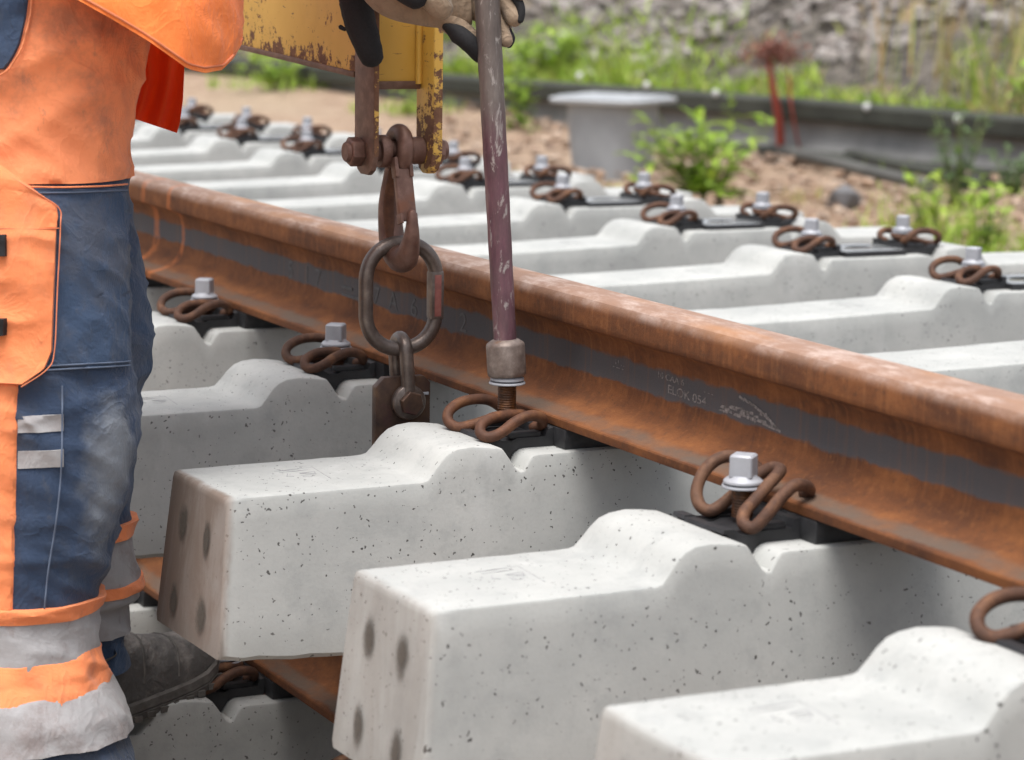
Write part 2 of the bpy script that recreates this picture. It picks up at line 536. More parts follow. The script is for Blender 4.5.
M['ring'] = m_rust('dark_forged_steel', (.085, .062, .052), (.15, .12, .105), (.26, .215, .19), .38, .6, 34, (.16, .08, .055))
M['redpaint'] = m_rust('faded_red_paint', (.17, .06, .05), (.26, .085, .07), (.30, .14, .11), .6, .1, 60)
M['lug'] = m_rust('oily_lug_steel', (.045, .028, .024), (.10, .058, .04), (.20, .115, .055), .42, .4, 26, (.085, .035, .04))
M['rod'] = m_rod()
M['socket'] = m_rust('socket_steel', (.11, .082, .07), (.19, .15, .13), (.30, .25, .22), .5, .35, 70, (.16, .09, .06))
DIRT = (.14, .09, .07)
M['orange'] = m_cloth('dirty_orange_cloth', (.95, .295, .125), (.27, .135, .095), .68, dscale=7, bk=.42)
M['orange2'] = m_cloth('orange_cloth', (.90, .27, .10), (.42, .17, .10), .45, bk=.42)
M['jacket'] = m_cloth('bright_orange_cloth', (1.0, .225, .045), (.95, .31, .09), .4, bk=.4)
M['lining'] = m_cloth('red_orange_cloth', (1.0, .17, .045), (.9, .12, .03), .3)
_t = M['lining'].node_tree                              # thin lining: daylight shows through it
_tr = _t.nodes.new('ShaderNodeBsdfTranslucent'); _tr.inputs['Color'].default_value = (1.0, .22, .06, 1)
_mx = _t.nodes.new('ShaderNodeMixShader'); _mx.inputs[0].default_value = .6
_t.links.new(_t.nodes['Principled BSDF'].outputs[0], _mx.inputs[1]); _t.links.new(_tr.outputs[0], _mx.inputs[2])
_t.links.new(_mx.outputs[0], _t.nodes['Material Output'].inputs['Surface'])
M['navy'] = m_cloth('navy_cloth', (.036, .066, .130), (.085, .085, .085), .30, fade=None)
M['navy2'] = m_cloth('navy_panel_cloth', (.034, .064, .124), (.105, .095, .09), .42)
M['thread'] = m_plain('seam_thread', (.10, .13, .19), .9)
M['othread'] = m_plain('orange_seam', (.66, .21, .10), .9)
M['reflect'] = m_cloth('reflective_tape', (.33, .325, .33), (.17, .125, .115), .7, .6, bk=.28)
M['velcro'] = m_plain('black_webbing', (.012, .012, .014), .85, 0, .3, 200, .3)
M['glove'] = m_plain('black_glove_knit', (.010, .010, .012), .85, 0, .3, 300, .4)
M['leather'] = m_cloth('tan_leather', (.30, .22, .15), (.12, .085, .06), .65, .4)
M['boot'] = m_cloth('black_boot_leather', (.098, .092, .086), (.28, .255, .23), .85, .3, .2, .75, dscale=14)
M['sole'] = m_plain('rubber_sole', (.12, .11, .10), .85, 0, .4, 40, .3)
M['skin'] = m_plain('skin', (.52, .33, .25), .55, 0, .06, 30)
M['hair'] = m_plain('hair', (.10, .06, .035), .8, 0, .3, 120, .4)
M['helmet'] = m_plain('helmet_shell', (.80, .80, .78), .3, 0, .03, 8)
M['ground'] = m_ground()
M['bank'] = m_bank()
M['ballast'] = m_stone('ballast_stone', [(.06, .054, .05), (.19, .17, .155), (.30, .275, .255), (.13, .095, .08), (.44, .42, .40), (.22, .19, .17)])
M['clod'] = m_stone('dirt_clods', [(.20, .12, .075), (.40, .27, .18), (.30, .19, .125), (.52, .42, .33), (.16, .10, .07)])
M['greystone'] = m_plain('grey_stone', (.13, .13, .135), .85, 0, .3, 12, .4)
M['beam'] = m_plain('weathered_dark_trough', (.09, .09, .082), .75, 0, .3, 2.5, .2)
M['lip'] = m_plain('dark_mossy_lip', (.040, .043, .034), .85, 0, .35, 3, .2)
M['beamlight'] = m_plain('trough_face', (.24, .235, .225), .7, 0, .3, 2.2, .2)
M['rivet'] = m_plain('pale_rivet', (.62, .63, .63), .5)
M['box'] = m_plain('pit_box_grey', (.31, .33, .35), .5, 0, .14, 4)
M['lid'] = m_plain('pit_lid_grey', (.40, .42, .44), .55, 0, .08, 5)
M['leaf'] = m_leaf('bright_leaf', [(.19, .32, .03), (.30, .46, .05), (.38, .52, .07), (.22, .36, .05)])
M['leaf2'] = m_leaf('cool_leaf', [(.08, .15, .05), (.13, .22, .08), (.18, .28, .10)])
M['grass'] = m_leaf('fresh_grass', [(.16, .27, .02), (.29, .44, .035), (.38, .50, .07), (.33, .32, .08)])
M['drygrass'] = m_leaf('dry_grass', [(.42, .34, .15), (.50, .41, .20), (.30, .34, .09), (.42, .25, .12)])
M['dock'] = m_leaf('red_brown_dock', [(.20, .065, .042), (.28, .095, .06), (.15, .05, .035)], .1)
M['dockstem'] = m_plain('red_stem', (.36, .07, .05), .7)
M['weedstem'] = m_plain('weed_stem', (.16, .20, .06), .7)
def at_y(px, py, y):
    d = FW + RT * (px - 512) / F_PX + UP * (380 - py) / F_PX
    return Vector(EYE + d * (y - EYE[1]) / d[1])
# ------------------------------------------------------------------ ground and embankment
GZ = -0.702
g = MB()
rows = []
ys = [-300, -60, -15, -4] + [i * .35 for i in range(-8, 40)] + [16, 22, 40, 100, 300]
xs = [-400, -120, -60] + [-30 + i * .5 for i in range(61)] + [1, 3, 8, 30, 100, 300]
B1, B0 = at_z(1024, 180, GZ), at_z(700, 149, GZ)      # foot line of the trough wall
BD = (B0 - B1).normalized()                            # along the trough, away to the left
BN = Vector((-BD.y, BD.x, 0))                          # towards the bank
if BN.y < 0: BN = -BN
def mound(x, y):
    """dirt heaped against the foot of the trough at its left end"""
    d = Vector((x - B1.x, y - B1.y, 0)); s, u = d.dot(BD), d.dot(BN)
    return interp(s, [2.5, 5.5, 9, 40], [0, .16, .27, .30]) * interp(u, [-3.2, -1.6, -.1, .3, .6], [0, .35, 1, 1, 0])
for y in ys:
    rows.append([(x, y, GZ + mound(x, y) + (.05 * (noise.noise(Vector((x * .9, y * .9, 0))) + .5 * noise.noise(Vector((x * 2.7, y * 2.7, 3)))) - .03 if (-31 < x < 1 and 2.6 < y < 14) else -.03)) for x in xs])
g.grid(rows)
tag(g.build('ground', M['ground'], ang=180), kind='structure')

def bpt(s, u, z):
    p = B1 + BD * s + BN * u
    return Vector((p.x, p.y, z))
SLOPE = math.tan(R(27))
def bank_z(u, s=0.0):
    b = GZ + .34 + max(0, u - .55) * SLOPE
    b = min(b, 1.9)
    return b + .05 * noise.noise(Vector((u * 1.3, s * .8, 1.0)))
g = MB()
us = [.08] + [.10 + i * .22 for i in range(26)] + [7, 9, 20, 60, 250]
ss = [-40, -25] + [-12 + i * .5 for i in range(85)] + [36, 48, 70, 120]
g.grid([[bpt(s, u, (GZ - .2 if u < .09 else GZ + .30 if u < .15 else bank_z(u, s))) for s in ss] for u in us])
tag(g.build('embankment', M['bank'], ang=180), kind='structure')

def pebble(mb, c, r, rnd, flat=.7, mi=0):
    """An uneven twelve-faced-or-more stone."""
    t = (1 + 5 ** .5) / 2
    base = [(-1, t, 0), (1, t, 0), (-1, -t, 0), (1, -t, 0), (0, -1, t), (0, 1, t), (0, -1, -t), (0, 1, -t), (t, 0, -1), (t, 0, 1), (-t, 0, -1), (-t, 0, 1)]
    fs = [(0, 11, 5), (0, 5, 1), (0, 1, 7), (0, 7, 10), (0, 10, 11), (1, 5, 9), (5, 11, 4), (11, 10, 2), (10, 7, 6), (7, 1, 8), (3, 9, 4), (3, 4, 2), (3, 2, 6), (3, 6, 8), (3, 8, 9), (4, 9, 5), (2, 4, 11), (6, 2, 10), (8, 6, 7), (9, 8, 1)]
    sx, sy, sz = rnd.uniform(.7, 1.3), rnd.uniform(.6, 1.1), rnd.uniform(.45, .95) * flat / .7
    q = Matrix.Rotation(rnd.uniform(0, 6.3), 3, 'Z') @ Matrix.Rotation(rnd.uniform(-.5, .5), 3, 'X')
    vs = []
    for b in base:
        k = r / 1.9 * rnd.uniform(.78, 1.18)
        p = q @ Vector((b[0] * sx * k, b[1] * sy * k, b[2] * sz * k))
        vs.append(Vector(c) + p)
    mb.add(vs, fs, mi)
rnd = random.Random(3)
g = MB()
for i in range(6200):
    s = rnd.uniform(-3.5, 17)
    u = .62 + 4.4 * rnd.random()
    cover = noise.noise(Vector((s * .5, u * .8, 8)))
    if u < 1.5 and cover < .05: continue
    z = bank_z(u, s)
    pebble(g, bpt(s, u, z + .015), rnd.choice((.05, .07, .07, .09, .11)), rnd)
tag(g.build('ballast_stones', M['ballast'], ang=20, fix=False), 'grey and brown crushed stones covering the embankment behind the trough', 'gravel', kind='stuff')
g = MB()
for i in range(4200):
    y = rnd.uniform(2.9, 8.2); x = -y * 1.25 + rnd.uniform(-7, 4)
    pebble(g, (x, y, GZ + .01 + mound(x, y)), rnd.choice((.012, .018, .025, .035, .05)), rnd, .5)
tag(g.build('dirt_clods', M['clod'], ang=20, fix=False), 'loose brown clods and wood chips strewn over the bare dirt strip', 'dirt', kind='stuff')

# trough wall (long dark grey channel with a heavy lip) and pipes
tr = empty('cable_trough', bpt(4, 0, GZ))
tag(tr, 'long dark grey concrete cable trough with heavy lip below the stony bank', 'cable trough')
S0, S1 = -9, 26
def extrude(prof, s0, s1, n=24):
    mb = MB()
    rows = [[bpt(s0 + (s1 - s0) * i / n, u, GZ + z + .02 * noise.noise(Vector((i * .45, 0, 2)))) for u, z in prof] for i in range(n + 1)]
    mb.grid(rows, wrap=True)
    m = len(prof)
    mb.f.append(tuple(range(m))); mb.m.append(0)
    mb.f.append(tuple(range(n * m + m - 1, n * m - 1, -1))); mb.m.append(0)
    return mb
extrude([(-.015, -.05), (-.012, .06), (.02, .11), (.055, .19), (.06, .25), (.25, .25), (.25, -.05)], S0, S1).build('trough_wall', M['beamlight'], tr, 40)
extrude([(-.045, .255), (-.06, .27), (-.062, .36), (-.045, .378), (.12, .385), (.30, .36), (.30, .255)], S0, S1).build('trough_lip', M['lip'], tr, 40)
extrude([(-.10, -.05), (-.09, .045), (-.02, .058), (-.018, -.05)], S0, S1).build('trough_foot', M['lip'], tr, 40)
for px, py in ((580, 76), (647, 85), (716, 93), (867, 107), (958, 119), (1040, 127)):
    # rivets on the lip: find the point of the lip face seen there
    d = Vector(FW + RT * (px - 512) / F_PX + UP * (380 - py) / F_PX)
    o = bpt(0, -.062, 0)
    t = (o - Vector(EYE)).dot(BN) / d.dot(BN)
    p = Vector(EYE) + d * t
    q = BN.to_track_quat('Z', 'Y').to_matrix().to_4x4()
    MB().lathe([(.026, 0), (.026, -.01), (.016, -.02), (.004, -.023)], 12, mat=Matrix.Translation(p) @ q).build('rivet', M['rivet'], tr)
for k, (a, b) in enumerate((((768, 138), (985, 184)), ((752, 143), (930, 186)))):
    p, q = at_z(*a, GZ + .05), at_z(*b, GZ + .05)
    mb = MB(); mb.tube([p + (q - p) * i / 6 for i in range(7)], .04, 12)
    tag(mb.build('pipe', M['beam' if k else 'lip']), ('dark grey pipe lying against the foot of the trough' if k == 0 else 'dark pipe lying in front of the other one by the trough'), 'pipe', 'pipes lying along the trough')

# pit box
pc = at_z(612, 171, GZ); pc.z = GZ
pit = empty('pit_box', pc, 0.62)
pit.scale = (.93, .93, 1)
tag(pit, 'grey barrel shaped cable pit with wide flat lid beside the dark trough', 'cable pit')
w = .262
def rrect(hw, r, n=5):
    out = []
    for cx, cy, a0 in ((1, 1, 0), (-1, 1, 90), (-1, -1, 180), (1, -1, 270)):
        for i in range(n + 1):
            a = R(a0 + 90 * i / n)
            out.append((cx * (hw - r) + r * math.cos(a), cy * (hw - r) + r * math.sin(a)))
    return out
def stack(secs):
    mb = MB()
    mb.grid([[(x, y, z) for x, y in rrect(hw, r)] for hw, r, z in secs], wrap=True)
    m = len(rrect(1, .1))
    mb.f.append(tuple(range(m - 1, -1, -1))); mb.m.append(0)
    k = (len(secs) - 1) * m
    mb.f.append(tuple(range(k, k + m))); mb.m.append(0)
    return mb
link('pit_wall', stack([(w - .035, .14, -.05), (w - .03, .14, .02), (w - .010, .14, .2), (w, .14, .42)]).mesh('pit_wall', M['box'], 40), pit, (0, 0, 0))
link('pit_lid', stack([(.31, .10, .420), (.338, .11, .424), (.342, .11, .444), (.336, .11, .452), (.30, .1, .454)]).mesh('pit_lid', M['lid'], 40), pit, (0, 0, 0))
for sx in (-1, 1):
    link('lid_plate', MB().bbox(sx * .155 - .130, sx * .155 + .130, -.25, .25, .4545, .466, .005).mesh('lid_plate', M['lid'], 40), pit, (0, 0, 0))

# grey stone on the dirt
p = at_z(845, 206, GZ)
g = MB(); r5 = random.Random(12)
pebble(g, p + Vector((0, 0, .035)), .115, r5, .62)
tag(g.build('grey_stone', M['greystone'], ang=25, fix=False), 'fist sized dark grey stone lying alone on the brown dirt', 'stone')

# ------------------------------------------------------------------ sleepers
YC = .7955                                   # middle of a sleeper; rail seats at 0 and 1.591
SP = .602
half = [(-.545, -.0640), (-.5446, -.0580), (-.5425, -.0545), (-.538, -.0532), (-.50, -.0530), (-.44, -.0525), (-.36, -.052), (-.300, -.0515), (-.284, -.0512), (-.276, -.049), (-.2665, -.0385),
        (-.2570, -.0265), (-.2470, -.0180), (-.2350, -.0132), (-.2160, -.0112), (-.1950, -.0128), (-.1740, -.0160), (-.1700, -.0180), (-.1640, -.0265), (-.1530, -.0440),
        (-.1470, -.0480), (-.1415, -.0470), (-.1330, -.0330), (-.1270, -.0285), (-.1200, -.0270), (-.06, -.027), (0.0, -.027)]
prof = half + [(-y, z) for y, z in reversed(half[8:-1])] + [(.42, -.055), (.6, -.060)]
prof = prof + [(YC, -.062)] + [(2 * YC - y, z) for y, z in reversed(prof)]
ZB = -.2515
def sleeper_mesh():
    mb = MB()
    rows = []
    L = 2 * YC
    for y, zt in prof:
        e = min(y + .545, L + .545 - y)                   # distance from the nearer end
        ins = .0060 if e < .0002 else (.0035 if e < .001 else (.0010 if e < .004 else 0))
        sgn = -1 if y < YC else 1
        row = []
        zb_ = ZB - .0105 * min(1, max(0, e / .16)) ** .8
        def xw(z): return .1028 + (-.052 - z) * .1 - ins
        zs = [(zb_, -.006), (zb_ + .006, 0), (ZB + .05, 0), (ZB + .1, 0), (zt - .030, 0), (zt - .0045, 0), (zt - .0014, -.0012), (zt, -.0045)]
        left = []
        for z, dx in zs:
            x = xw(z) + dx
            left.append((x, z))
        pts = [(-x, z) for x, z in left] + [(-.06, zt), (-.02, zt), (.02, zt), (.06, zt)] + [(x, z) for x, z in reversed(left)]
        for x, z in pts:
            wgt = max(0.0, 1 - e / .13)
            yy = y + sgn * .019 * max(0, (-.054 - z) / .2) * wgt
            nz = noise.noise(Vector((x * 30, yy * 30, z * 30)))
            edge = 1.0 if (z < zb_ + .007) else .35
            row.append((x + .0012 * nz * edge, yy + .0016 * noise.noise(Vector((x * 50, yy * 9, z * 50 + 7))) * edge, z + .0042 * noise.noise(Vector((x * 25, yy * 55, 5))) * (1.0 if z < zb_ + .007 else .16)))
        rows.append(row)
    mb.grid(rows, wrap=True)
    m = len(rows[0])
    mb.f.append(tuple(range(m))); mb.m.append(0)
    k = (len(rows) - 1) * m
    mb.f.append(tuple(range(k + m - 1, k - 1, -1))); mb.m.append(0)
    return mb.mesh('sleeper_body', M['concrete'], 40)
_p = []
for a, b in zip(prof[:-1], prof[1:]):
    k = max(1, int(math.ceil((b[0] - a[0]) / .026)))
    _p += [(a[0] + (b[0] - a[0]) * i / k, a[1] + (b[1] - a[1]) * i / k) for i in range(k)]
prof = _p + [prof[-1]]
ME = {'body': sleeper_mesh()}
# shade of end recesses painted as flat dark plugs on the end face: local +z = outwards
def recess_mesh():
    mb = MB(); r = random.Random(5); n = 20
    ring = [(math.cos(2 * math.pi * j / n) * .0165 * r.uniform(.9, 1.1), math.sin(2 * math.pi * j / n) * .0265 * r.uniform(.93, 1.07)) for j in range(n)]
    mb.grid([[(x * f, y * f, z) for x, y in ring] for f, z in ((1.22, .0008), (1.0, .0009), (.9, .0010), (.55, .0010))], wrap=True)
    mb.f.append(tuple(range(3 * n, 4 * n))); mb.m.append(0)
    return mb.mesh('recess_patch', M['plug'], 50)
ME['plug'] = recess_mesh()
def stroke_mesh(lines, w, h, name, mat):
    mb = MB()
    for ln in lines:
        for (x0, y0), (x1, y1) in zip(ln[:-1], ln[1:]):
            d = Vector((x1 - x0, y1 - y0, 0)); L = d.length; d /= L
            nn = Vector((-d.y, d.x, 0)) * w / 2
            a, b = Vector((x0, y0, 0)) - d * w * .3, Vector((x1, y1, 0)) + d * w * .3
            mb.prism([a - nn, b - nn, b + nn, a + nn], (0, 0, h))
    return mb.mesh(name, mat, 40)
# maker's emblem cast in the top: an open bent frame with a few worn strokes (local x = along rail, y = along sleeper)
ME['stamp'] = stroke_mesh([[(-.036, -.055), (-.043, .0), (.033, -.006)], [(-.026, -.052), (-.030, -.012)], [(-.012, -.03), (-.016, -.008), (-.004, -.012), (-.008, -.03)],
                           [(.004, -.034), (.000, -.012)], [(.010, -.034), (.016, -.026), (.008, -.018)], [(-.014, -.046), (.000, -.052), (.004, -.044)]], .0012, .0006, 'stamp_mark', M['stamp'])

def clip_mesh(halves, name, mat):
    nearh, farh = halves
    pts = [(-b, a, z) for a, b, z in reversed(farh)] + [(b, a, z) for a, b, z in nearh]
    pts = [Vector(p) for p in pts]
    path = catmull(pts, 6)
    mb = MB(); mb.tube(path, .0073, 12, round_ends=True)
    return mb.mesh(name, mat, 60)
H_TIGHT = ([(.021, 0, .006), (.012, .014, .0095), (-.015, .024, .0115), (-.040, .030, .0105), (-.058, .037, .004), (-.0645, .046, -.005), (-.058, .0555, -.0095),
            (-.042, .0605, -.004), (-.022, .061, .0085), (.000, .059, .0150), (.020, .054, .0105), (.028, .044, .000), (.022, .034, -.005)],
           [(.012, .014, .004), (-.012, .022, .000), (-.038, .028, -.007), (-.056, .033, -.0095), (-.0640, .043, -.003), (-.059, .053, .0085), (-.042, .059, .0175),
            (-.020, .0605, .0215), (.004, .058, .0195), (.022, .053, .008), (.028, .043, -.002), (.022, .033, -.006)])
H_LOOSE = ([(.045, 0, .043), (.040, .012, .042), (.018, .0225, .030), (-.004, .029, .014), (-.020, .036, .004), (-.0270, .046, -.006), (-.021, .057, -.0085),
            (-.008, .062, .006), (.010, .062, .025), (.028, .059, .036), (.046, .054, .034), (.058, .046, .0265), (.060, .034, .0215)],
           [(.040, .012, .040), (.018, .0225, .022), (-.004, .029, .001), (-.019, .034, -.0085), (-.0270, .044, -.004), (-.025, .056, .010),
            (-.013, .062, .030), (.006, .063, .044), (.026, .060, .046), (.046, .054, .038), (.058, .046, .0265), (.060, .034, .0215)])
ME['clip'] = clip_mesh(H_TIGHT, 'tension_clip', M['clip'])
ME['clip_orange'] = clip_mesh(H_TIGHT, 'tension_clip', M['clip2'])
ME['clip_loose'] = clip_mesh(H_LOOSE, 'tension_clip', M['clip'])
def guide_plate_mesh():
    mb = MB()
    pr = [(-.058, -.0135), (-.056, -.0090), (-.044, -.0095), (-.034, -.016), (-.020, -.017), (-.012, -.0135), (.030, -.0135), (.034, -.004), (.041, -.002), (.041, -.0265),
          (-.008, -.0265), (-.016, -.031), (-.026, -.046), (-.031, -.046), (-.045, -.026), (-.0525, -.0150)]
    # rows along x: ends lower, middle saddle
    hw = .056
    for x0, x1, top in ((-hw, -.030, 0), (-.030, .030, -.0015), (.030, hw, 0)):
        mb.prism([Vector((x0, y, z + (top if z > -.02 else 0))) for y, z in pr], (x1 - x0, 0, 0))
    for sx in (-1, 1):                                  # raised cheeks that hold the clip arms
        mb.bbox(sx * .046 - .008, sx * .046 + .008, -.022, .024, -.0140, -.0065, .002)
    return mb.mesh('guide_plate', M['plate'], 30, bevel=.0)
ME['guide'] = guide_plate_mesh()
def head_mesh():
    mb = MB()
    mb.lathe([(.0208, .0045), (.0225, .0058), (.0222, .0080), (.0195, .0105), (.0165, .0120), (.0150, .0140)], 28)
    # square head, slightly tapering, chamfered top
    secs = [(.0133, .013), (.0130, .0355), (.0112, .0378)]
    def sq(h, c): return [(h, -h + c), (h, h - c), (h - c, h), (-h + c, h), (-h, h - c), (-h, -h + c), (-h + c, -h), (h - c, -h)]
    mb.grid([[(x, y, z) for x, y in sq(h, .0016)] for h, z in secs], wrap=True)
    o = len(mb.v) - 8
    mb.f.append(tuple(range(o, o + 8))); mb.m.append(0)
    return mb.mesh('screw_spike', M['zinc'], 35)
ME['head'] = head_mesh()
ME['washer'] = MB().lathe([(.010, 0), (.0238, 0), (.0243, .0012), (.0236, .0030), (.010, .0036)], 28).mesh('washer', M['zinc'], 40)
shp = [(.0118, .004)]
z = .004
while z > -.034:
    shp += [(.0118, z), (.0126, z - .0012), (.0118, z - .0024)]; z -= .0032
ME['shank'] = MB().lathe(list(reversed(shp)), 16).mesh('shank', M['shank'], 50)
def pad_near_mesh():
    return MB().bbox(-.088, .088, -.0765, .0765, -.0268, -.0012, .002).mesh('rail_pad', M['plate'], 40)
ME['pad_near'] = pad_near_mesh()
def pad_far_mesh():
    mb = MB(); n = 12; hx, hy, z0, z1 = .082, .078, -.0268, -.0145
    hole = [(.018 * math.cos(2 * math.pi * j / n), .032 * math.sin(2 * math.pi * j / n)) for j in range(n)]
    def proj(x, y):
        k = min(hx / abs(x) if abs(x) > 1e-6 else 9e9, hy / abs(y) if abs(y) > 1e-6 else 9e9)
        return (x * k, y * k)
    outer = [proj(math.cos(2 * math.pi * (j + .0) / n), math.sin(2 * math.pi * j / n)) for j in range(n)]
    m = 4 * n
    def ringpts(f, z):
        pts = []
        for j in range(m):
            a = 2 * math.pi * j / m
            hxp, hyp = .018 * math.cos(a), .032 * math.sin(a)
            ox, oy = proj(math.cos(a), math.sin(a))
            pts.append((hxp + (ox - hxp) * f, hyp + (oy - hyp) * f, z))
        return pts
    mb.grid([ringpts(0, z0), ringpts(0, z1 - .001), ringpts(.02, z1), ringpts(.97, z1), ringpts(1, z1 - .001), ringpts(1, z0)], wrap=True)
    mb.m = [0 if i // m in (2,) else 1 for i in range(len(mb.f))]  # only the top face takes the painted sky sheen
    return mb.mesh('rail_pad', [M['pad'], M['plate']], 40)
ME['pad_far'] = pad_far_mesh()

D = .1178
def add_fastening(root, zoff, seat_y, inner, rnd, clip='clip', dz=0.0, lift=0.0, head=True):
    """inner: on the +y side of the seat. Everything a child of the sleeper."""
    y = seat_y + (D if inner else -D)
    rz = math.pi if inner else 0.0
    gp = link('guide_plate', ME['guide'], root, (0, y, zoff)); gp.rotation_euler.z = rz
    cl = link('tension_clip', ME[clip], root, (rnd.uniform(-.002, .002), y, zoff + dz * .0)); cl.rotation_euler = (rnd.uniform(-.03, .03), rnd.uniform(-.03, .03), rz + rnd.uniform(-.06, .06))
    z = zoff + .0134 + dz + lift
    sc = link('screw_spike', ME['head'], root, (0, y, z)); sc.rotation_euler.z = R(45) + rnd.uniform(-.16, .16)
    for nm in ('washer', 'shank'):
        w_ = link(nm, ME[nm], sc, (0, 0, 0))
    return sc, cl
def make_sleeper(x, y0, z0, rz, rnd, label, group, stain=0.0, grime=0.0, clip='clip', dz=0.0, lift=0.0, recesses=True, far=True, dark=0.0):
    root = empty('concrete_sleeper', (x, y0, z0 + ZB), rz)
    tag(root, label, 'railway sleeper', group)
    body = link('sleeper_body', ME['body'], root, (0, 0, -ZB))
    body['stain'], body['grime'] = float(stain), float(grime)
    for sx in (-1, 1):
        for zz, sp in ((-.112, .045), (-.214, .051)):
            if recesses:
                pl = link('recess_patch', ME['plug'], body, (sx * sp + rnd.uniform(-.004, .004), -.5452 - .019 * ((-.054 - zz) / .2) - .0006, zz + rnd.uniform(-.004, .004)))
                pl.rotation_euler = (R(90) - .095, 0, rnd.uniform(-.1, .1))
    st = link('stamp_mark', ME['stamp'], body, (0, -.3755, -.0524))
    st2 = link('stamp_mark', ME['stamp'], body, (0, 1.591 - .3755 + .02, -.0536 - .0004)); st2.rotation_euler.x = .012
    link('rail_pad', ME['pad_near'], root, (0, 0, -ZB))
    link('rail_pad', ME['pad_far'], root, (0, 1.591, -ZB))
    add_fastening(root, -ZB, 0, False, rnd, clip, dz, lift)
    add_fastening(root, -ZB, 0, True, rnd)
    add_fastening(root, -ZB, 1.591, False, rnd)
    add_fastening(root, -ZB, 1.591, True, rnd)
    return root
rs = random.Random(21)
GU = 'concrete sleepers of the upper track panel'
UP_LAB = {
    5: 'concrete sleeper past the right edge, nearest to the viewer of the upper panel',
    4: 'nearest pale concrete sleeper in the bottom right corner, cut by the picture edge',
    3: 'large clean concrete sleeper with dark painted end plugs, right of the brown stained one',
    2: 'concrete sleeper with brown stained end, its screw held by the rod socket',
    1: 'concrete sleeper behind the brown stained one, touching the hanging rusty lug plate',
    0: 'concrete sleeper whose near end hides behind the navy knee, first clip left of the chain',
    -1: 'concrete sleeper whose far plates stand third from the right beyond the rail',
    -2: 'concrete sleeper whose far plates lie below the grass left of the grey stone',
    -3: 'concrete sleeper whose far plates lie just right of the grey pit box',
    -4: 'blurred concrete sleeper whose far plates lie just right of the purple rod',
    -5: 'blurred concrete sleeper whose far plates show between yellow clevis and rod',
    -6: 'blurred concrete sleeper whose far plates show just left of the clevis plate',
    -7: 'blurred concrete sleeper, second pair of far clips left of the clevis',
    -8: 'blurred concrete sleeper whose far clips show just right of the red jacket flap',
    -9: 'blurred concrete sleeper whose end peeps out beside the jacket hem, farthest but one',
    -10: 'farthest blurred concrete sleeper peeping out below the orange jacket hem',
}
DX = {1: .0023, 2: .0041, 3: .0151, 4: .0009}
SK = {2: .0079, 3: .0136}
for t in range(5, -11, -1):
    st = {2: 1.0, 3: .20, 4: .15, 1: .4}.get(t, rs.uniform(.1, .4))
    kw = {}
    if t == 3: kw = dict(clip='clip_loose', dz=.0109)
    if t == 2: kw = dict(clip='clip_orange', lift=.036)
    make_sleeper(SP * (t - 2) + DX.get(t, 0), 0, 0, SK.get(t, 0), rs, UP_LAB[t], GU, stain=st, **kw)
# the panel below: shifted a little towards the worker
LX, LY, LZ = -.470, -.225, -.4340
LOW_LAB = {-1: 'grimy lower sleeper with black plate just behind the work boot',
           0: 'grimy lower concrete sleeper under the toe of the work boot',
           1: 'lower concrete sleeper hidden beneath the clean upper sleeper',
           -2: 'lower concrete sleeper behind the worker, second beyond the boot', -3: 'lower concrete sleeper behind the worker, third beyond the boot',
           2: 'lower concrete sleeper beneath the bottom right upper sleeper', 3: 'lower concrete sleeper nearest the viewer, below the picture edge',
           -4: 'lower concrete sleeper behind the worker, fourth beyond the boot', -5: 'lower concrete sleeper behind the worker, farthest of its panel'}
for k in sorted(LOW_LAB, reverse=True):
    make_sleeper(LX + SP * k, LY, LZ, 0, rs, LOW_LAB[k], 'concrete sleepers of the lower track panel', stain=.3, grime=.22)

# ------------------------------------------------------------------ rails
RP = [(.0745, 0.0), (.0750, .0015), (.0750, .0100), (.0738, .0118), (.055, .0158), (.034, .0235), (.022, .0305), (.0145, .039), (.0102, .051), (.0086, .066), (.0083, .086),
      (.0088, .102), (.0108, .112), (.0160, .1195), (.026, .1238), (.0345, .1268), (.0358, .1290), (.0361, .1340), (.0355, .1535), (.0340, .1600), (.0310, .1652), (.0250, .1688), (.0150, .1712), (.005, .172)]
def rail_mesh(x0, x1):
    poly = [(-y, z) for y, z in RP] + [(y, z) for y, z in reversed(RP)]
    n = int((x1 - x0) / .25)
    mb = MB()
    rows = [[Vector((x0 + (x1 - x0) * i / n, y, z)) for y, z in poly] for i in range(n + 1)]
    mb.grid(rows, wrap=True)
    m = len(poly)
    mb.f.append(tuple(range(m))); mb.m.append(0)
    mb.f.append(tuple(range(n * m + m - 1, n * m - 1, -1))); mb.m.append(0)
    return mb.mesh('rail_profile', M['rail'], 28)
rm = rail_mesh(-13, 4.2)
rail = link('steel_rail', rm, None, (0, 0, 0))
tag(rail, 'long rusty steel rail with grey web band lying across the upper sleepers', 'rail')
low_rail = link('steel_rail', rm, None, (0, LY, LZ))
tag(low_rail, 'rusty lower rail, glimpsed in the gap under the brown stained sleeper', 'rail')
low_rail2 = link('steel_rail', rm, None, (0, LY + 1.591, LZ))
tag(low_rail2, 'rusty lower rail carrying the far half of the upper sleepers', 'rail')

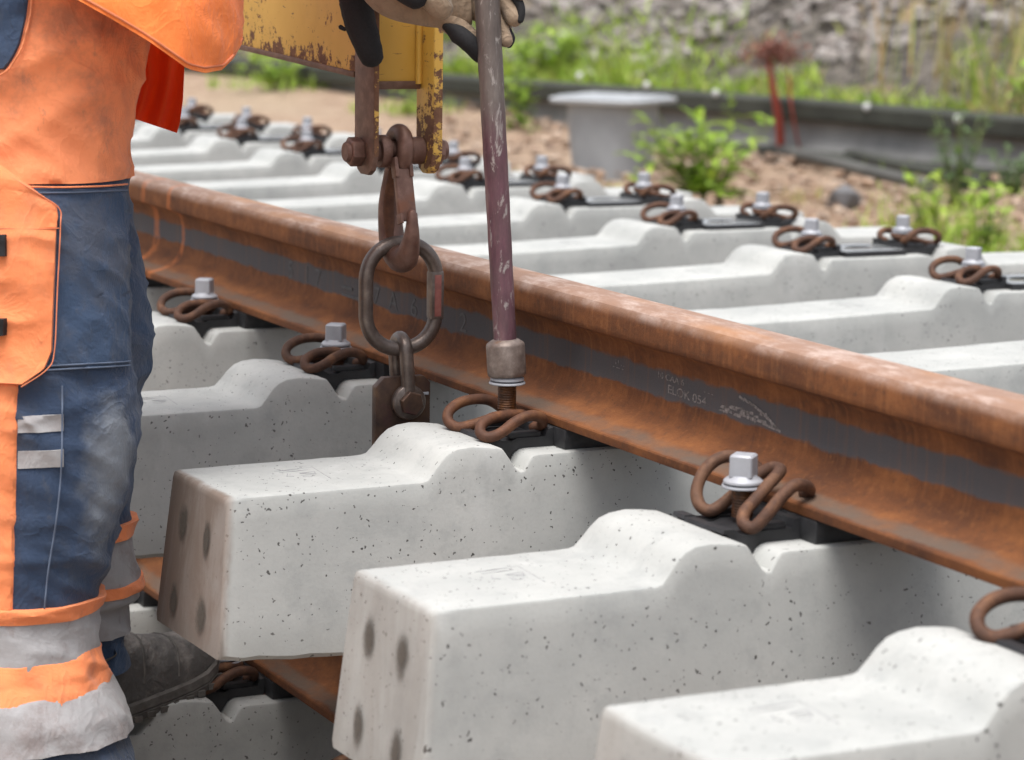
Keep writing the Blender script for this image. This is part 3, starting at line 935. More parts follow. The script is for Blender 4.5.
def text_mb(txt, size, ext, mat4, shear=0.0):
    cu = bpy.data.curves.new('lettering', 'FONT')
    cu.body, cu.size, cu.extrude, cu.shear = txt, size, ext, shear
    ob = bpy.data.objects.new('lettering', cu)
    COL.objects.link(ob)
    bpy.context.view_layer.update()
    me = bpy.data.meshes.new_from_object(ob.evaluated_get(bpy.context.evaluated_depsgraph_get()))
    mb = MB()
    mb.add([mat4 @ p.co for p in me.vertices], [tuple(q.vertices) for q in me.polygons])
    bpy.data.objects.remove(ob)
    bpy.data.meshes.remove(me); bpy.data.curves.remove(cu)
    return mb
def web_mat(x, z, y=-.0086, tilt=0.0):
    return Matrix.Translation((x, y, z)) @ Matrix.Rotation(R(90), 4, 'X') @ Matrix.Rotation(tilt, 4, 'Z')
xx = -1.090
for ch, gap in (('5', .075), ('1', .050), ('7', .120), ('=', .130), ('7', .062), ('A', .085), ('6', .18), ('2', 0)):
    if ch == '=':
        mb = MB()
        mb.box(xx, xx + .045, -.0100, -.0080, .073, .0775).box(xx, xx + .075, -.0100, -.0080, .0605, .065)
    else:
        mb = text_mb(ch, .040, .0006, web_mat(xx, .0630) @ Matrix.Diagonal((1.35, 1, 1, 1)))
    mb.build('raised_character', M['mark'], rail, 40)
    xx += gap
for txt, x, z, s in (('10 CAA 6', .215, .0835, .0115), ('- - -', .335, .0805, .010), ('ELOK 054', .243, .0675, .0155), ('11 . . ', .10, .084, .009), ('- -- -', .095, .0775, .011)):
    text_mb(txt, s, .0002, web_mat(x, z, -.00875, -.02) @ Matrix.Diagonal((1.5, 1, 1, 1))).build('stencil_lettering', M['stencil'], rail, 40)
# half scraped paper sticker on the web
mb = MB(); r8 = random.Random(4)
for i in range(26):
    t = i / 25
    x = .375 + t * .115 + r8.uniform(-.006, .006); z = .0715 - .002 * t + r8.uniform(-.007, .006)
    L, hgt = r8.uniform(.006, .026), r8.uniform(.0015, .005)
    mb.prism([Vector((x, -.0086 - i * .00002, z)), Vector((x + L, -.0086 - i * .00002, z - .001)), Vector((x + L * .9, -.0086 - i * .00002, z + hgt)), Vector((x + L * .2, -.0086 - i * .00002, z + hgt * .8))], (0, -.00012, 0))
for i in range(9):
    t = i / 8
    x, z = .420 + t * .085, .0885 - .024 * t ** 1.6
    mb.prism([Vector((x, -.0092 - i * .00002, z)), Vector((x + .012, -.0092 - i * .00002, z - .003)), Vector((x + .013, -.0092 - i * .00002, z)), Vector((x + .002, -.0092 - i * .00002, z + .0035))], (0, -.00012, 0))
mb.build('scraped_sticker', M['stencil'], rail, 40)
# ------------------------------------------------------------------ lifting gear
CX = -.243
# yellow lifting arm with its clevis; it stands on a roller post further along the rail
arm_base = Vector((-2.50, -.17, .172))
arm = empty('lifting_beam', arm_base)
tag(arm, 'chipped yellow steel lifting arm ending in a rusty forked clevis', 'lifting beam')
tilt = math.atan(.045)
bo = Vector((-.258, -.17, .436))
bm_ = MB().bbox(-2.34, 0, -.046, .046, .0, .150, .004)
beam = link('arm_beam', bm_.mesh('arm_beam', M['yellow'], 40), arm, bo - arm_base)
beam.rotation_euler = (0, tilt, 0)
beam['wear'] = .09
mb = MB()
for z in (.004, .146):                                     # rolled edges
    mb.bbox(-2.3, -.03, -.0485, -.044, z - .004, z + .004, .0015)
e_ = link('arm_flange_edge', mb.mesh('arm_flange_edge', M['brownsteel'], 40), beam, (0, 0, 0))
def plate_poly(y, x0, x1, zb, zt):
    xm = (x0 + x1) / 2
    return [Vector((x0, y, zt)), Vector((x0, y, zb + .022)), Vector((x0 + .010, y, zb + .006)), Vector((x0 + .022, y, zb)), Vector((x1 - .022, y, zb)), Vector((x1 - .009, y, zb + .007)), Vector((x1, y, zb + .026)), Vector((x1, y, zt))]
lp = MB(); lp.prism(plate_poly(-.2250, -.268, -.199, .3085, .560), (0, .0080, 0))
lp = lp.build('clevis_plate', M['brownsteel'], arm, 30, .0022)
tag(lp, 'bare brown rusted clevis plate')
rp = MB(); rp.prism(plate_poly(-.1345, -.264, -.207, .3080, .620), (0, .0150, 0))
rp = rp.build('clevis_plate', M['yellow'], arm, 30, .0022)
rp['wear'] = .10; rp['wearz'] = .185
tag(rp, 'yellow chipped clevis plate')
# chipped front edges of both plates
ed = MB(); ed.bbox(-.1990, -.1980, -.2243, -.2177, .335, .555, .0004)
ed = ed.build('plate_edge', M['yellow'], lp, 30); ed['wear'] = .34
ed = MB(); ed.bbox(-.2070, -.2058, -.1335, -.1205, .338, .615, .0005)
ed = ed.build('plate_edge', M['yellow'], rp, 30); ed['wear'] = .16
ep = MB(); ep.bbox(-.258, -.250, -.2165, -.1350, .424, .62, .002)
ep = ep.build('end_panel', M['yellow'], arm, 30); ep['wear'] = -.06
el = MB(); el.bbox(-.2500, -.2465, -.2160, -.1355, .423, .434, .0012)
el.build('panel_lip', M['brownsteel'], ep, 30)
wl = MB(); wl.tube([Vector((-.247, -.1385, z)) for z in (.43, .48, .53, .58, .61)], .005, 8)
wl.build('weld_bead', M['yellow'], ep, 50)['wear'] = .05
yax = Matrix.Rotation(R(-90), 4, 'X')                      # lathe z -> +y
pin = MB(); pin.lathe([(.0125, -.2490), (.0140, -.2470), (.0140, -.1010), (.0130, -.0990)], 24, mat=Matrix.Translation((CX, 0, .3390)) @ yax)
pin = pin.build('clevis_pin', M['hook'], arm, 40)
for a, b in ((-.2440, -.2255), (-.1190, -.1060)):
    MB().lathe([(.0185, a), (.0205, a + .002), (.0205, b - .002), (.0195, b)], 6, mat=Matrix.Translation((CX, 0, .3390)) @ yax, ang0=.3).build('pin_nut', M['hook'], pin, 30, .001)
MB().lathe([(.0215, -.2005), (.0225, -.199), (.0225, -.188), (.0215, -.1865)], 24, mat=Matrix.Translation((CX, 0, .3390)) @ yax).build('pin_collar', M['hook'], pin, 40)
MB().lathe([(.0180, -.155), (.0190, -.154), (.0190, -.136), (.0180, -.135)], 24, mat=Matrix.Translation((CX, 0, .3390)) @ yax).build('pin_collar', M['hook'], pin, 40)
# post and roller on the rail head (far end)
MB().bbox(-2.54, -2.46, -.21, -.13, .351, .70, .005).build('arm_post', M['yellow'], arm, 40)['wear'] = .05
MB().lathe([(.02, -.235), (.062, -.233), (.062, -.216), (.052, -.212), (.052, -.128), (.062, -.124), (.062, -.107), (.02, -.105)], 28, mat=Matrix.Translation((-2.50, .17, .2242)) @ yax).build('roller', M['brownsteel'], arm, 40)
mb = MB(); mb.bbox(-2.52, -2.48, -.085, -.070, .19, .33, .003); mb.bbox(-2.52, -2.48, .068, .083, .19, .33, .003); mb.bbox(-2.54, -2.46, -.21, .09, .33, .35, .003)
mb.build('roller_fork', M['yellow'], arm, 40)

# hook hanging on the pin
HY = -.170
hk = empty('lifting_hook', (CX, HY, .17))
tag(hk, 'rusty forged lifting hook with safety latch hanging from the clevis pin', 'hook')
eye = [Vector((CX + .0255 * math.cos(a), HY + .002 * math.sin(a), .3395 + .0255 * math.sin(a))) for a in [R(x) for x in range(-60, 245, 12)]]
spine_px = [(395, 160), (392, 180), (390, 205), (391, 232), (394, 249), (400, 259), (406, 257), (410, 246), (412, 231), (412, 214)]
spine = [at_y(px, py, HY) for px, py in spine_px]
rr = [.0115, .0135, .0170, .0185, .0195, .0195, .0175, .0135, .0100, .0062]
path = catmull(spine, 5)
rad = lerp_list(rr, 5)
mb = MB()
mb.tube(eye, .0115, 14, round_ends=True)
mb.tube([eye[-1] + Vector((.003, 0, .004)), eye[-1] * .5 + spine[0] * .5] + path, [.0115, .0115] + rad, 16, round_ends=True, flat=.95, seed_n=(0, 1, 0))
mb.build('hook_body', M['hook'], hk, 60)
# inner web (recess seen as the hollow of the hook)
mb = MB(); w2 = [p + Vector((.0125, -.007, 0)) for p in path[3:19]]
mb.tube(w2, [.0055 + .0028 * math.sin(math.pi * i / (len(w2) - 1)) for i in range(len(w2))], 10, round_ends=True, seed_n=(0, 1, 0))
mb.build('hook_inner_face', M['clip2'], hk, 60)
la, lb = at_y(402.5, 172, HY - .004), at_y(407.5, 221, HY - .004)
ax = (lb - la).normalized()
sidev = Vector((0, 1, 0))
nv = ax.cross(sidev).normalized()
Lm = Matrix((tuple([*sidev.to_tuple()]), nv.to_tuple(), ax.to_tuple())).transposed().to_4x4()
Lm = Matrix.Translation(la) @ Lm
Ln = (lb - la).length
mb = MB(); mb.bbox(-.0125, .0125, -.0055, .0055, -.004, Ln, .002, mat=Lm)
lt = mb.build('safety_latch', M['hook'], hk, 40)
for s in (-1, 1):
    mb = MB()
    mb.bbox(s * .0105 - .0028, s * .0105 + .0028, -.008, .008, -.020, .008, .0015, mat=Lm)
    mb.build('latch_cheek', M['hook'], lt, 40)
    mb = MB(); mb.bbox(s * .0105 - .0022, s * .0105 + .0022, -.008, .008, Ln - .010, Ln + .004, .0015, mat=Lm)
    mb.build('latch_lip', M['hook'], lt, 40)

# oval link
RY, RZ = -.1640, .1380
lk = empty('oval_ring', (CX, RY, RZ))
tag(lk, 'worn dark steel oval ring hanging in the hook', 'ring')
pts = []
for i in range(64):
    a = 2 * math.pi * i / 64
    cy, cz = math.cos(a), math.sin(a)
    y = .0512 * math.copysign(abs(cy) ** .92, cy); z = .0535 * math.copysign(abs(cz) ** .92, cz)
    pts.append(Vector((CX + .004 * cy, RY + y, RZ + z + (.0205 if z > 0 else -.0205))))
mb = MB(); mb.tube(pts, .0102, 16, closed=True, seed_n=(1, 0, 0))
mb.build('ring_body', M['ring'], lk, 60)
mb = MB(); mb.bbox(-.0098, .0106, -.0095, .0100, -.034, .034, .004, mat=Matrix.Translation((CX + .004, RY + .0495, RZ)))
fl = mb.build('flattened_side', M['ring'], lk, 40)
mb = MB(); mb.bbox(.0104, .0111, -.0050, .0050, -.029, .029, .0003, mat=Matrix.Translation((CX + .004, RY + .0495, RZ)))
mb.build('red_paint_field', M['redpaint'], fl, 40)

# shackle and lug plate
SYc = -.1570
sh = empty('bow_shackle', (CX, SYc, -.01))
tag(sh, 'dark steel shackle with hex bolt joining the oval ring to the lug plate', 'shackle')
xf, xb, xm = CX + .0125, CX - .0275, CX - .0075
bow = [Vector((xf, SYc, -.006)), Vector((xf, SYc - .001, .020)), Vector((xf, SYc - .003, .048))]
for i in range(1, 8):
    a = math.pi * i / 8
    bow.append(Vector((xm + .020 * math.cos(a), SYc - .004, .056 + .022 * math.sin(a))))
bow += [Vector((xb, SYc - .003, .048)), Vector((xb, SYc - .001, .020)), Vector((xb, SYc, -.006))]
path = catmull(bow, 4)
mb = MB(); mb.tube(path, .0098, 14, seed_n=(0, 1, 0))
xax = Matrix.Rotation(R(90), 4, 'Y')                       # lathe z -> +x
for x0 in (xf - .0065, xb - .0065):
    mb.lathe([(.0225, 0), (.0245, .0020), (.0245, .0105), (.0225, .0125)], 26, mat=Matrix.Translation((x0, SYc, -.0095)) @ xax)
mb.build('shackle_bow', M['ring'], sh, 50)
mb = MB(); mb.lathe([(.0165, .0), (.0175, .002), (.0175, .0095), (.0160, .0112), (.0105, .0116)], 6, mat=Matrix.Translation((xf + .006, SYc, -.0095)) @ xax, ang0=.25)
mb.lathe([(.009, 0), (.009, .052)], 16, mat=Matrix.Translation((xb - .006, SYc, -.0095)) @ xax)
mb.build('shackle_bolt', M['lug'], sh, 30)
lug = empty('lug_plate', (CX, -.16, -.115))
tag(lug, 'oily dark rusty lug plate hooked under the rail between two sleepers', 'lug plate')
y0, y1, zt, zb = -.2010, -.1180, .0245, -.118
mb = MB(); mb.prism([Vector((CX - .0145, y, z)) for y, z in ((y0, zb), (y1, zb), (y1, zt - .010), (y1 - .010, zt), (y0 + .013, zt), (y0, zt - .013))], (.0140, 0, 0))
mb.build('lug_body', M['lug'], lug, 30, .0018)
MB().bbox(CX - .0145, CX - .001, -.1180, -.045, -.118, -.098, .002).build('lug_lip', M['lug'], lug, 30)
MB().bbox(CX - .001, CX + .0005, -.133, -.121, -.0030, .0010, .0005).build('weld_spot', M['zinc'], lug, 30)

# ------------------------------------------------------------------ socket rod on the screw
rb = Vector((.0041, -.1178, .0600))
rd = Vector((-.0155, -.0335, .56)).normalized()
rot = rd.to_track_quat('Z', 'Y').to_matrix().to_4x4()
RM = Matrix.Translation(rb) @ rot
rod = empty('socket_rod', rb)
tag(rod, 'scuffed steel rod, purple in its lower half, standing on the raised screw', 'socket wrench')
n_ = 60
mb = MB(); mb.tube([RM @ Vector((.0008 * math.sin(i * .45), 0, .044 + i * .0155)) for i in range(n_)], [.0150 + .0017 * min(1, i / 30) + .0002 * math.sin(i * 1.7) for i in range(n_)], 20)
mb.build('rod_shaft', M['rod'], rod, 40)
MB().lathe([(.0195, 0), (.0238, 0), (.0252, .0015), (.0256, .006), (.0256, .0405), (.0245, .0435), (.0185, .0475), (.0150, .049), (.0150, .046), (.0195, .036), (.0195, 0)], 28, mat=RM).build('socket', M['socket'], rod, 40)
tb = RM @ Vector((0, 0, .955))
mb = MB(); mb.tube([tb + Vector((-.05, .25, 0)), tb, tb + Vector((.05, -.25, 0))], .014, 14, round_ends=True)
mb.build('cross_handle', M['rod'], rod, 40)

# ------------------------------------------------------------------ worker
WK = Vector((-.30, -.74, GZ))
man = empty('person', WK)
tag(man, 'worker in dirty orange and navy work trousers and orange jacket, gloved hand gripping the rod', 'person')
TC = Vector((-FW[0], -FW[1], 0)).normalized()          # from the worker towards the viewer
SD = Vector((RT0[0], RT0[1], 0))                        # towards the rail
def project(p):
    d = np.array(p) - EYE
    k = d @ FW
    return 512 + F_PX * (d @ RT) / k, 380 - F_PX * (d @ UP) / k
class Limb:
    """A trouser leg / jacket body: centre line and half widths measured on the photograph, true depth k."""
    def __init__(s, rows, depth=1.0):
        s.py = [r[0] for r in rows]; s.cx = [r[1] for r in rows]; s.r = [r[2] for r in rows]; s.k = [r[3] for r in rows]
        s.depth = depth
        s.cr = []
    def P(s, py, a, off=0.0):
        cx, r, k = (interp(py, s.py, q) for q in (s.cx, s.r, s.k))
        rm_ = r * k / F_PX
        c = at(cx, py, k)
        dirv = SD * math.sin(a) + TC * math.cos(a) * s.depth
        p = c + dirv * rm_
        n = (SD * math.sin(a) + TC * math.cos(a) / s.depth).normalized()
        f = fold(p * 1.0) + s.crease(py, a)
        return p + n * (f + off)
    def crease(s, py, a):
        d = 0.0
        for c, w, amp, k, sl in s.cr:
            e = math.exp(-((py - c) / w) ** 2)
            d += amp * e * ((1 - abs(math.sin(py * k + sl * a + .6 * math.sin(2 * a)))) ** 2.2 - .3)
        return d
    def S(s, px, py):
        """centre-line height and angle of the cloth point seen at a pixel"""
        q, a = py, 0.0
        tx = px
        for _ in range(7):
            cx, r = interp(q, s.py, s.cx), interp(q, s.py, s.r)
            a = math.asin(max(-1, min(1, (tx - cx) / r)))
            u, v = project(s.P(q, a, .004))
            q += (py - v); tx += .9 * (px - u) if abs(tx - cx) < r * .995 or (px - u) * (tx - cx) < 0 else 0
        return q, a
    def front(s, py):
        return s.S(interp(py, s.py, s.cx), py)[0]
FOLDS = [0.0052]
def fold(p):
    a = noise.noise(Vector((p.x * 9, p.y * 9, p.z * 7)))
    b = 1 - abs(noise.noise(Vector((p.x * 15 + 4, p.y * 15, p.z * 24 + p.y * 14))))
    c = noise.noise(Vector((p.x * 40, p.y * 40, p.z * 34)))
    return FOLDS[0] * (a * 1.2 + (b ** 3) * 1.3 - .6 + c * .22)
def limb_mesh(L, py0, py1, n, off=0.0, na=72, cap=True):
    mb = MB()
    rows = []
    for i in range(n + 1):
        py = py0 + (py1 - py0) * i / n
        rows.append([L.P(py, 2 * math.pi * j / na, off) for j in range(na)])
    mb.grid(rows, wrap=True)
    if cap:
        mb.f.append(tuple(range(na))); mb.m.append(0)
        mb.f.append(tuple(n * na + j for j in range(na))); mb.m.append(0)
    return mb
def patch(L, py0, py1, xl, xr, off=.003, n=40, m=30, top=None, bot=None, lift=None):
    """A panel sewn on the limb between two pixel edges (functions of py); skirts close it down to the cloth.
    top/bot: functions of px fraction that shift the upper/lower edge."""
    mb = MB()
    rows = []
    def fr(i, n):
        return .014 if i == 1 else (.986 if i == n - 1 else i / n)
    pys = [py0 + (py1 - py0) * fr(i, n) for i in range(n + 1)]
    edge_r = [L.S(xr(p), p) for p in pys]
    edge_l = [L.S(xl(p), p) for p in pys] if xl else None
    for i in range(n + 1):
        f = fr(i, n)
        row = []
        pyb = py0 + (py1 - py0) * f
        for j in range(m + 1):
            g_ = fr(j, m)
            a_, b_ = py0 + (top(g_) if top else 0), py1 + (bot(g_) if bot else 0)
            py = a_ + (b_ - a_) * f
            q0, ra_ = edge_r[i]
            if xl: q1, la_ = edge_l[i]
            else: q1, la_ = q0, -math.pi * .75
            a = la_ + (ra_ - la_) * g_
            py = q1 + (q0 - q1) * g_ + (py - pyb)
            e = min(f, 1 - f, g_, 1 - g_)
            o = off * (0.0 if e <= 0 else 1.0)
            if e > 0 and e < .04: o = off * 1.0
            if lift: o += lift(f, g_)
            row.append(L.P(py, a, (o if e > 0 else -.002)))
        rows.append(row)
    mb.grid(rows)
    return mb
def band(L, py0, py1, off, n=8, na=72, bulge=0.0, wob=0.0, ph=0.0):
    """A closed ring of cloth or tape round the limb."""
    mb = MB(); rows = []
    py0, py1 = L.front(py0), L.front(py1)
    for i in range(-1, n + 2):
        f = min(max(i / n, 0), 1)
        row = []
        for j in range(na):
            a = 2 * math.pi * j / na
            w_ = wob * (math.sin(2 * a + ph) + .6 * math.sin(5 * a + ph * 2) + .4 * math.sin(9 * a))
            py = py0 + (py1 - py0) * f + w_
            o = -.002 if (i < 0 or i > n) else off + bulge * math.sin(math.pi * f) * (1 + .35 * math.sin(7 * a + ph) + .25 * math.sin(13 * a))
            row.append(L.P(py, a, o))
        rows.append(row)
    mb.grid(rows, wrap=True)
    return mb
KN, KF = 3.36, 3.56
near = Limb([(-170, 30, 118, KN), (-60, 34, 112, KN), (0, 40, 106, KN), (40, 44, 104, KN), (100, 42, 93, KN), (150, 38, 88, KN), (186, 38, 86, KN), (260, 42, 88, KN), (365, 44, 88, KN), (400, 47, 92, KN), (440, 48, 92, KN), (480, 44, 90, KN),
             (530, 34, 86, KN), (580, 22, 80, KN), (615, 14, 78, KN), (650, 12, 80, KN), (668, 12, 82, KN), (690, 14, 96, KN), (705, 18, 102, KN), (730, 20, 105, KN), (755, 24, 108, KN), (785, 26, 112, KN), (850, 26, 110, KN)], .92)
far = Limb([(-170, 50, 116, KF), (-40, 58, 106, KF), (60, 54, 84, KF), (110, 54, 72, KF), (130, 55, 70, KF), (186, 55, 74, KF), (240, 62, 78, KF), (300, 68, 80, KF), (345, 72, 82, KF), (372, 68, 80, KF), (392, 66, 74, KF), (440, 66, 72, KF), (500, 66, 68, KF), (535, 67, 62, KF),
            (560, 68, 63, KF), (598, 70, 64, KF), (604, 66, 56, KF), (645, 68, 54, KF), (668, 70, 58, KF)], .95)
near.cr = [(390, 24, .0060, .085, 1.6), (545, 45, .0060, .075, -1.1), (60, 80, .0050, .050, 1.5), (600, 20, .004, .12, .6)]
far.cr = [(385, 36, .007, .08, 1.2), (250, 70, .0025, .035, -1.4)]
FOLDS[0] = .0052
kp_ = at(116, 468, KN - .06) - WK
M['navy_knee'] = m_cloth('faded_navy_cloth', (.026, .049, .100), (.085, .085, .085), .50, fade=((kp_.x, kp_.y, kp_.z), .062, (.22, .24, .265)))
trs = limb_mesh(near, -170, 845, 200).build('trouser_leg', M['navy_knee'], man, 70)
tag(trs, 'near trouser leg, navy with orange hip and silver bands')
trf = limb_mesh(far, -170, 668, 150).build('trouser_leg', M['navy2'], man, 70)
tag(trf, 'far trouser leg, plain navy with frayed silver band')
# orange hip, one closed ring, its lower seam at the thigh
mb = MB(); rows = []
na = 96
for i in range(-1, 62):
    f = min(max(i / 60, 0), 1)
    row = []
    for j in range(na):
        a = 2 * math.pi * j / na
        py = -170 + (near.front(184) + 170) * f
        row.append(near.P(py, a, -.002 if i < 0 or i > 60 else .0045 + .004 * math.exp(-((py - 70) / 60) ** 2) * math.sin(3 * a)))
    rows.append(row)
mb.grid(rows, wrap=True)
hip = mb.build('orange_hip_panel', M['orange'], trs, 70)
band(far, -160, 182, .0045, 40, 96).build('orange_hip_panel', M['orange'], trf, 70)
def edge_tube(L, pts, r, off, name, mat, parent):
    path = [L.P(*L.S(px, py), off) for px, py in pts]
    mb_ = MB(); mb_.tube(path, r, 6, round_ends=True)
    return mb_.build(name, mat, parent, 60)
def dense(pts, m=8):
    return [(p.x, p.y) for p in catmull([(x, y, 0) for x, y in pts], m)]
# hip pocket mouth: navy cloth inside a curved orange edge
pk = patch(near, -120, 71, None, lambda py: interp(py, [-120, 0, 20, 45, 60, 71], [36, 31, 28.5, 22, 14, 5]), .0085, 40, 24)
pk.build('pocket_mouth', M['navy'], trs, 70)
edge_tube(near, dense([(36, -110), (32, 0), (29.5, 20), (23.5, 45), (15, 61), (5, 73), (-20, 84)]), .0014, .0085, 'pocket_seam', M['orange'], trs)
for pts, mt in (([(-40, 186), (28, 186.5), (60, 187), (100, 186), (127, 184)], 'orange'), ([(46, 366), (80, 364), (110, 362.5), (130, 361)], 'thread'), ([(46, 370), (80, 368), (110, 366.5), (130, 365)], 'thread'),
                ([(62, 386), (62, 420), (61, 470), (56, 520), (48, 570), (44, 608)], 'thread'), ([(34, 193), (80, 192), (127, 190)], 'thread')):
    edge_tube(near, dense(pts), .0011, .0062 if mt != 'orange' else .0065, 'seam', M[mt], trs)
kp = patch(near, 186, 366, lambda py: 20, lambda py: interp(py, [186, 300, 366], [127, 129, 130.5]), .0050, 50, 40)
kp.build('thigh_panel', M['navy2'], trs, 70)
# cargo pocket with flap and two webbing tabs
cp = patch(near, 160, 386, None, lambda py: interp(py, [160, 166, 205, 215, 350, 368, 386], [-6, 2, 57, 58.5, 54, 47, 22]), .0135, 70, 40, lift=lambda f, g_: .004 * math.sin(g_ * 9) * math.sin(f * 7) + .003 * math.sin(f * 3.1))
cp = cp.build('cargo_pocket', M['orange2'], trs, 70)
fl = patch(near, 161, 227, None, lambda py: interp(py, [160, 166, 205, 215, 228], [-5, 3, 58, 59.5, 58.5]), .0175, 30, 30, lift=lambda f, g_: .003 * math.sin(g_ * 9) * math.sin(f * 7))
fl.build('pocket_flap', M['orange2'], cp, 70)
edge_tube(near, dense([(-4, 165), (20, 180), (40, 194), (57, 207), (58.5, 226), (56, 290), (53.5, 350), (46.5, 368), (24, 385)]), .0008, .0182, 'pocket_stitch', M['othread'], cp)
edge_tube(near, dense([(-30, 227), (10, 227.5), (40, 228), (57, 227)]), .0007, .0186, 'pocket_stitch', M['othread'], cp)
for a_, b_, xr in ((233, 255, 11), (317, 334, 10)):
    patch(near, a_, b_, lambda py: -25, lambda py: xr, .0245, 8, 10).build('webbing_tab', M['velcro'], cp, 50)
# orange side stripe, reflective strips, silver bands
patch(near, 380, 616, None, lambda py: interp(py, [380, 480, 616], [17, 16, 13]), .0060, 60, 24).build('side_stripe', M['orange2'], trs, 70)
for a_, b_ in ((415, 432), (450, 468)):
    patch(near, a_, b_, lambda py: 16.5, lambda py: 64.5, .0018, 8, 16, top=lambda g_: 1.5 - 2 * g_, bot=lambda g_: 1.5 - 2 * g_).build('reflective_strip', M['reflect'], trs, 60)
band(near, 610, 625, .0075, 6, wob=.4).build('orange_band', M['orange2'], trs, 70)
band(near, 623, 676, .0062, 14, wob=.8, ph=1).build('reflective_band', M['reflect'], trs, 70)
FOLDS[0] = .0055
band(near, 666, 712, .0060, 18, 96, bulge=.006, wob=2.2, ph=2.2).build('orange_band', M['orange2'], trs, 70)
band(near, 702, 757, .0090, 16, wob=1.2, ph=.8).build('reflective_band', M['reflect'], trs, 70)
FOLDS[0] = .0052
band(far, 532, 548, .0085, 5, wob=.5).build('orange_band', M['orange2'], trf, 70)
band(far, 546, 600, .0065, 14, wob=.8).build('reflective_band', M['reflect'], trf, 70)
band(far, 593, 603, .0100, 5, wob=1.2, ph=.5).build('orange_band', M['orange2'], trf, 70)
band(far, 603, 645, .0060, 12, wob=.8, ph=.5).build('reflective_band', M['reflect'], trf, 70)

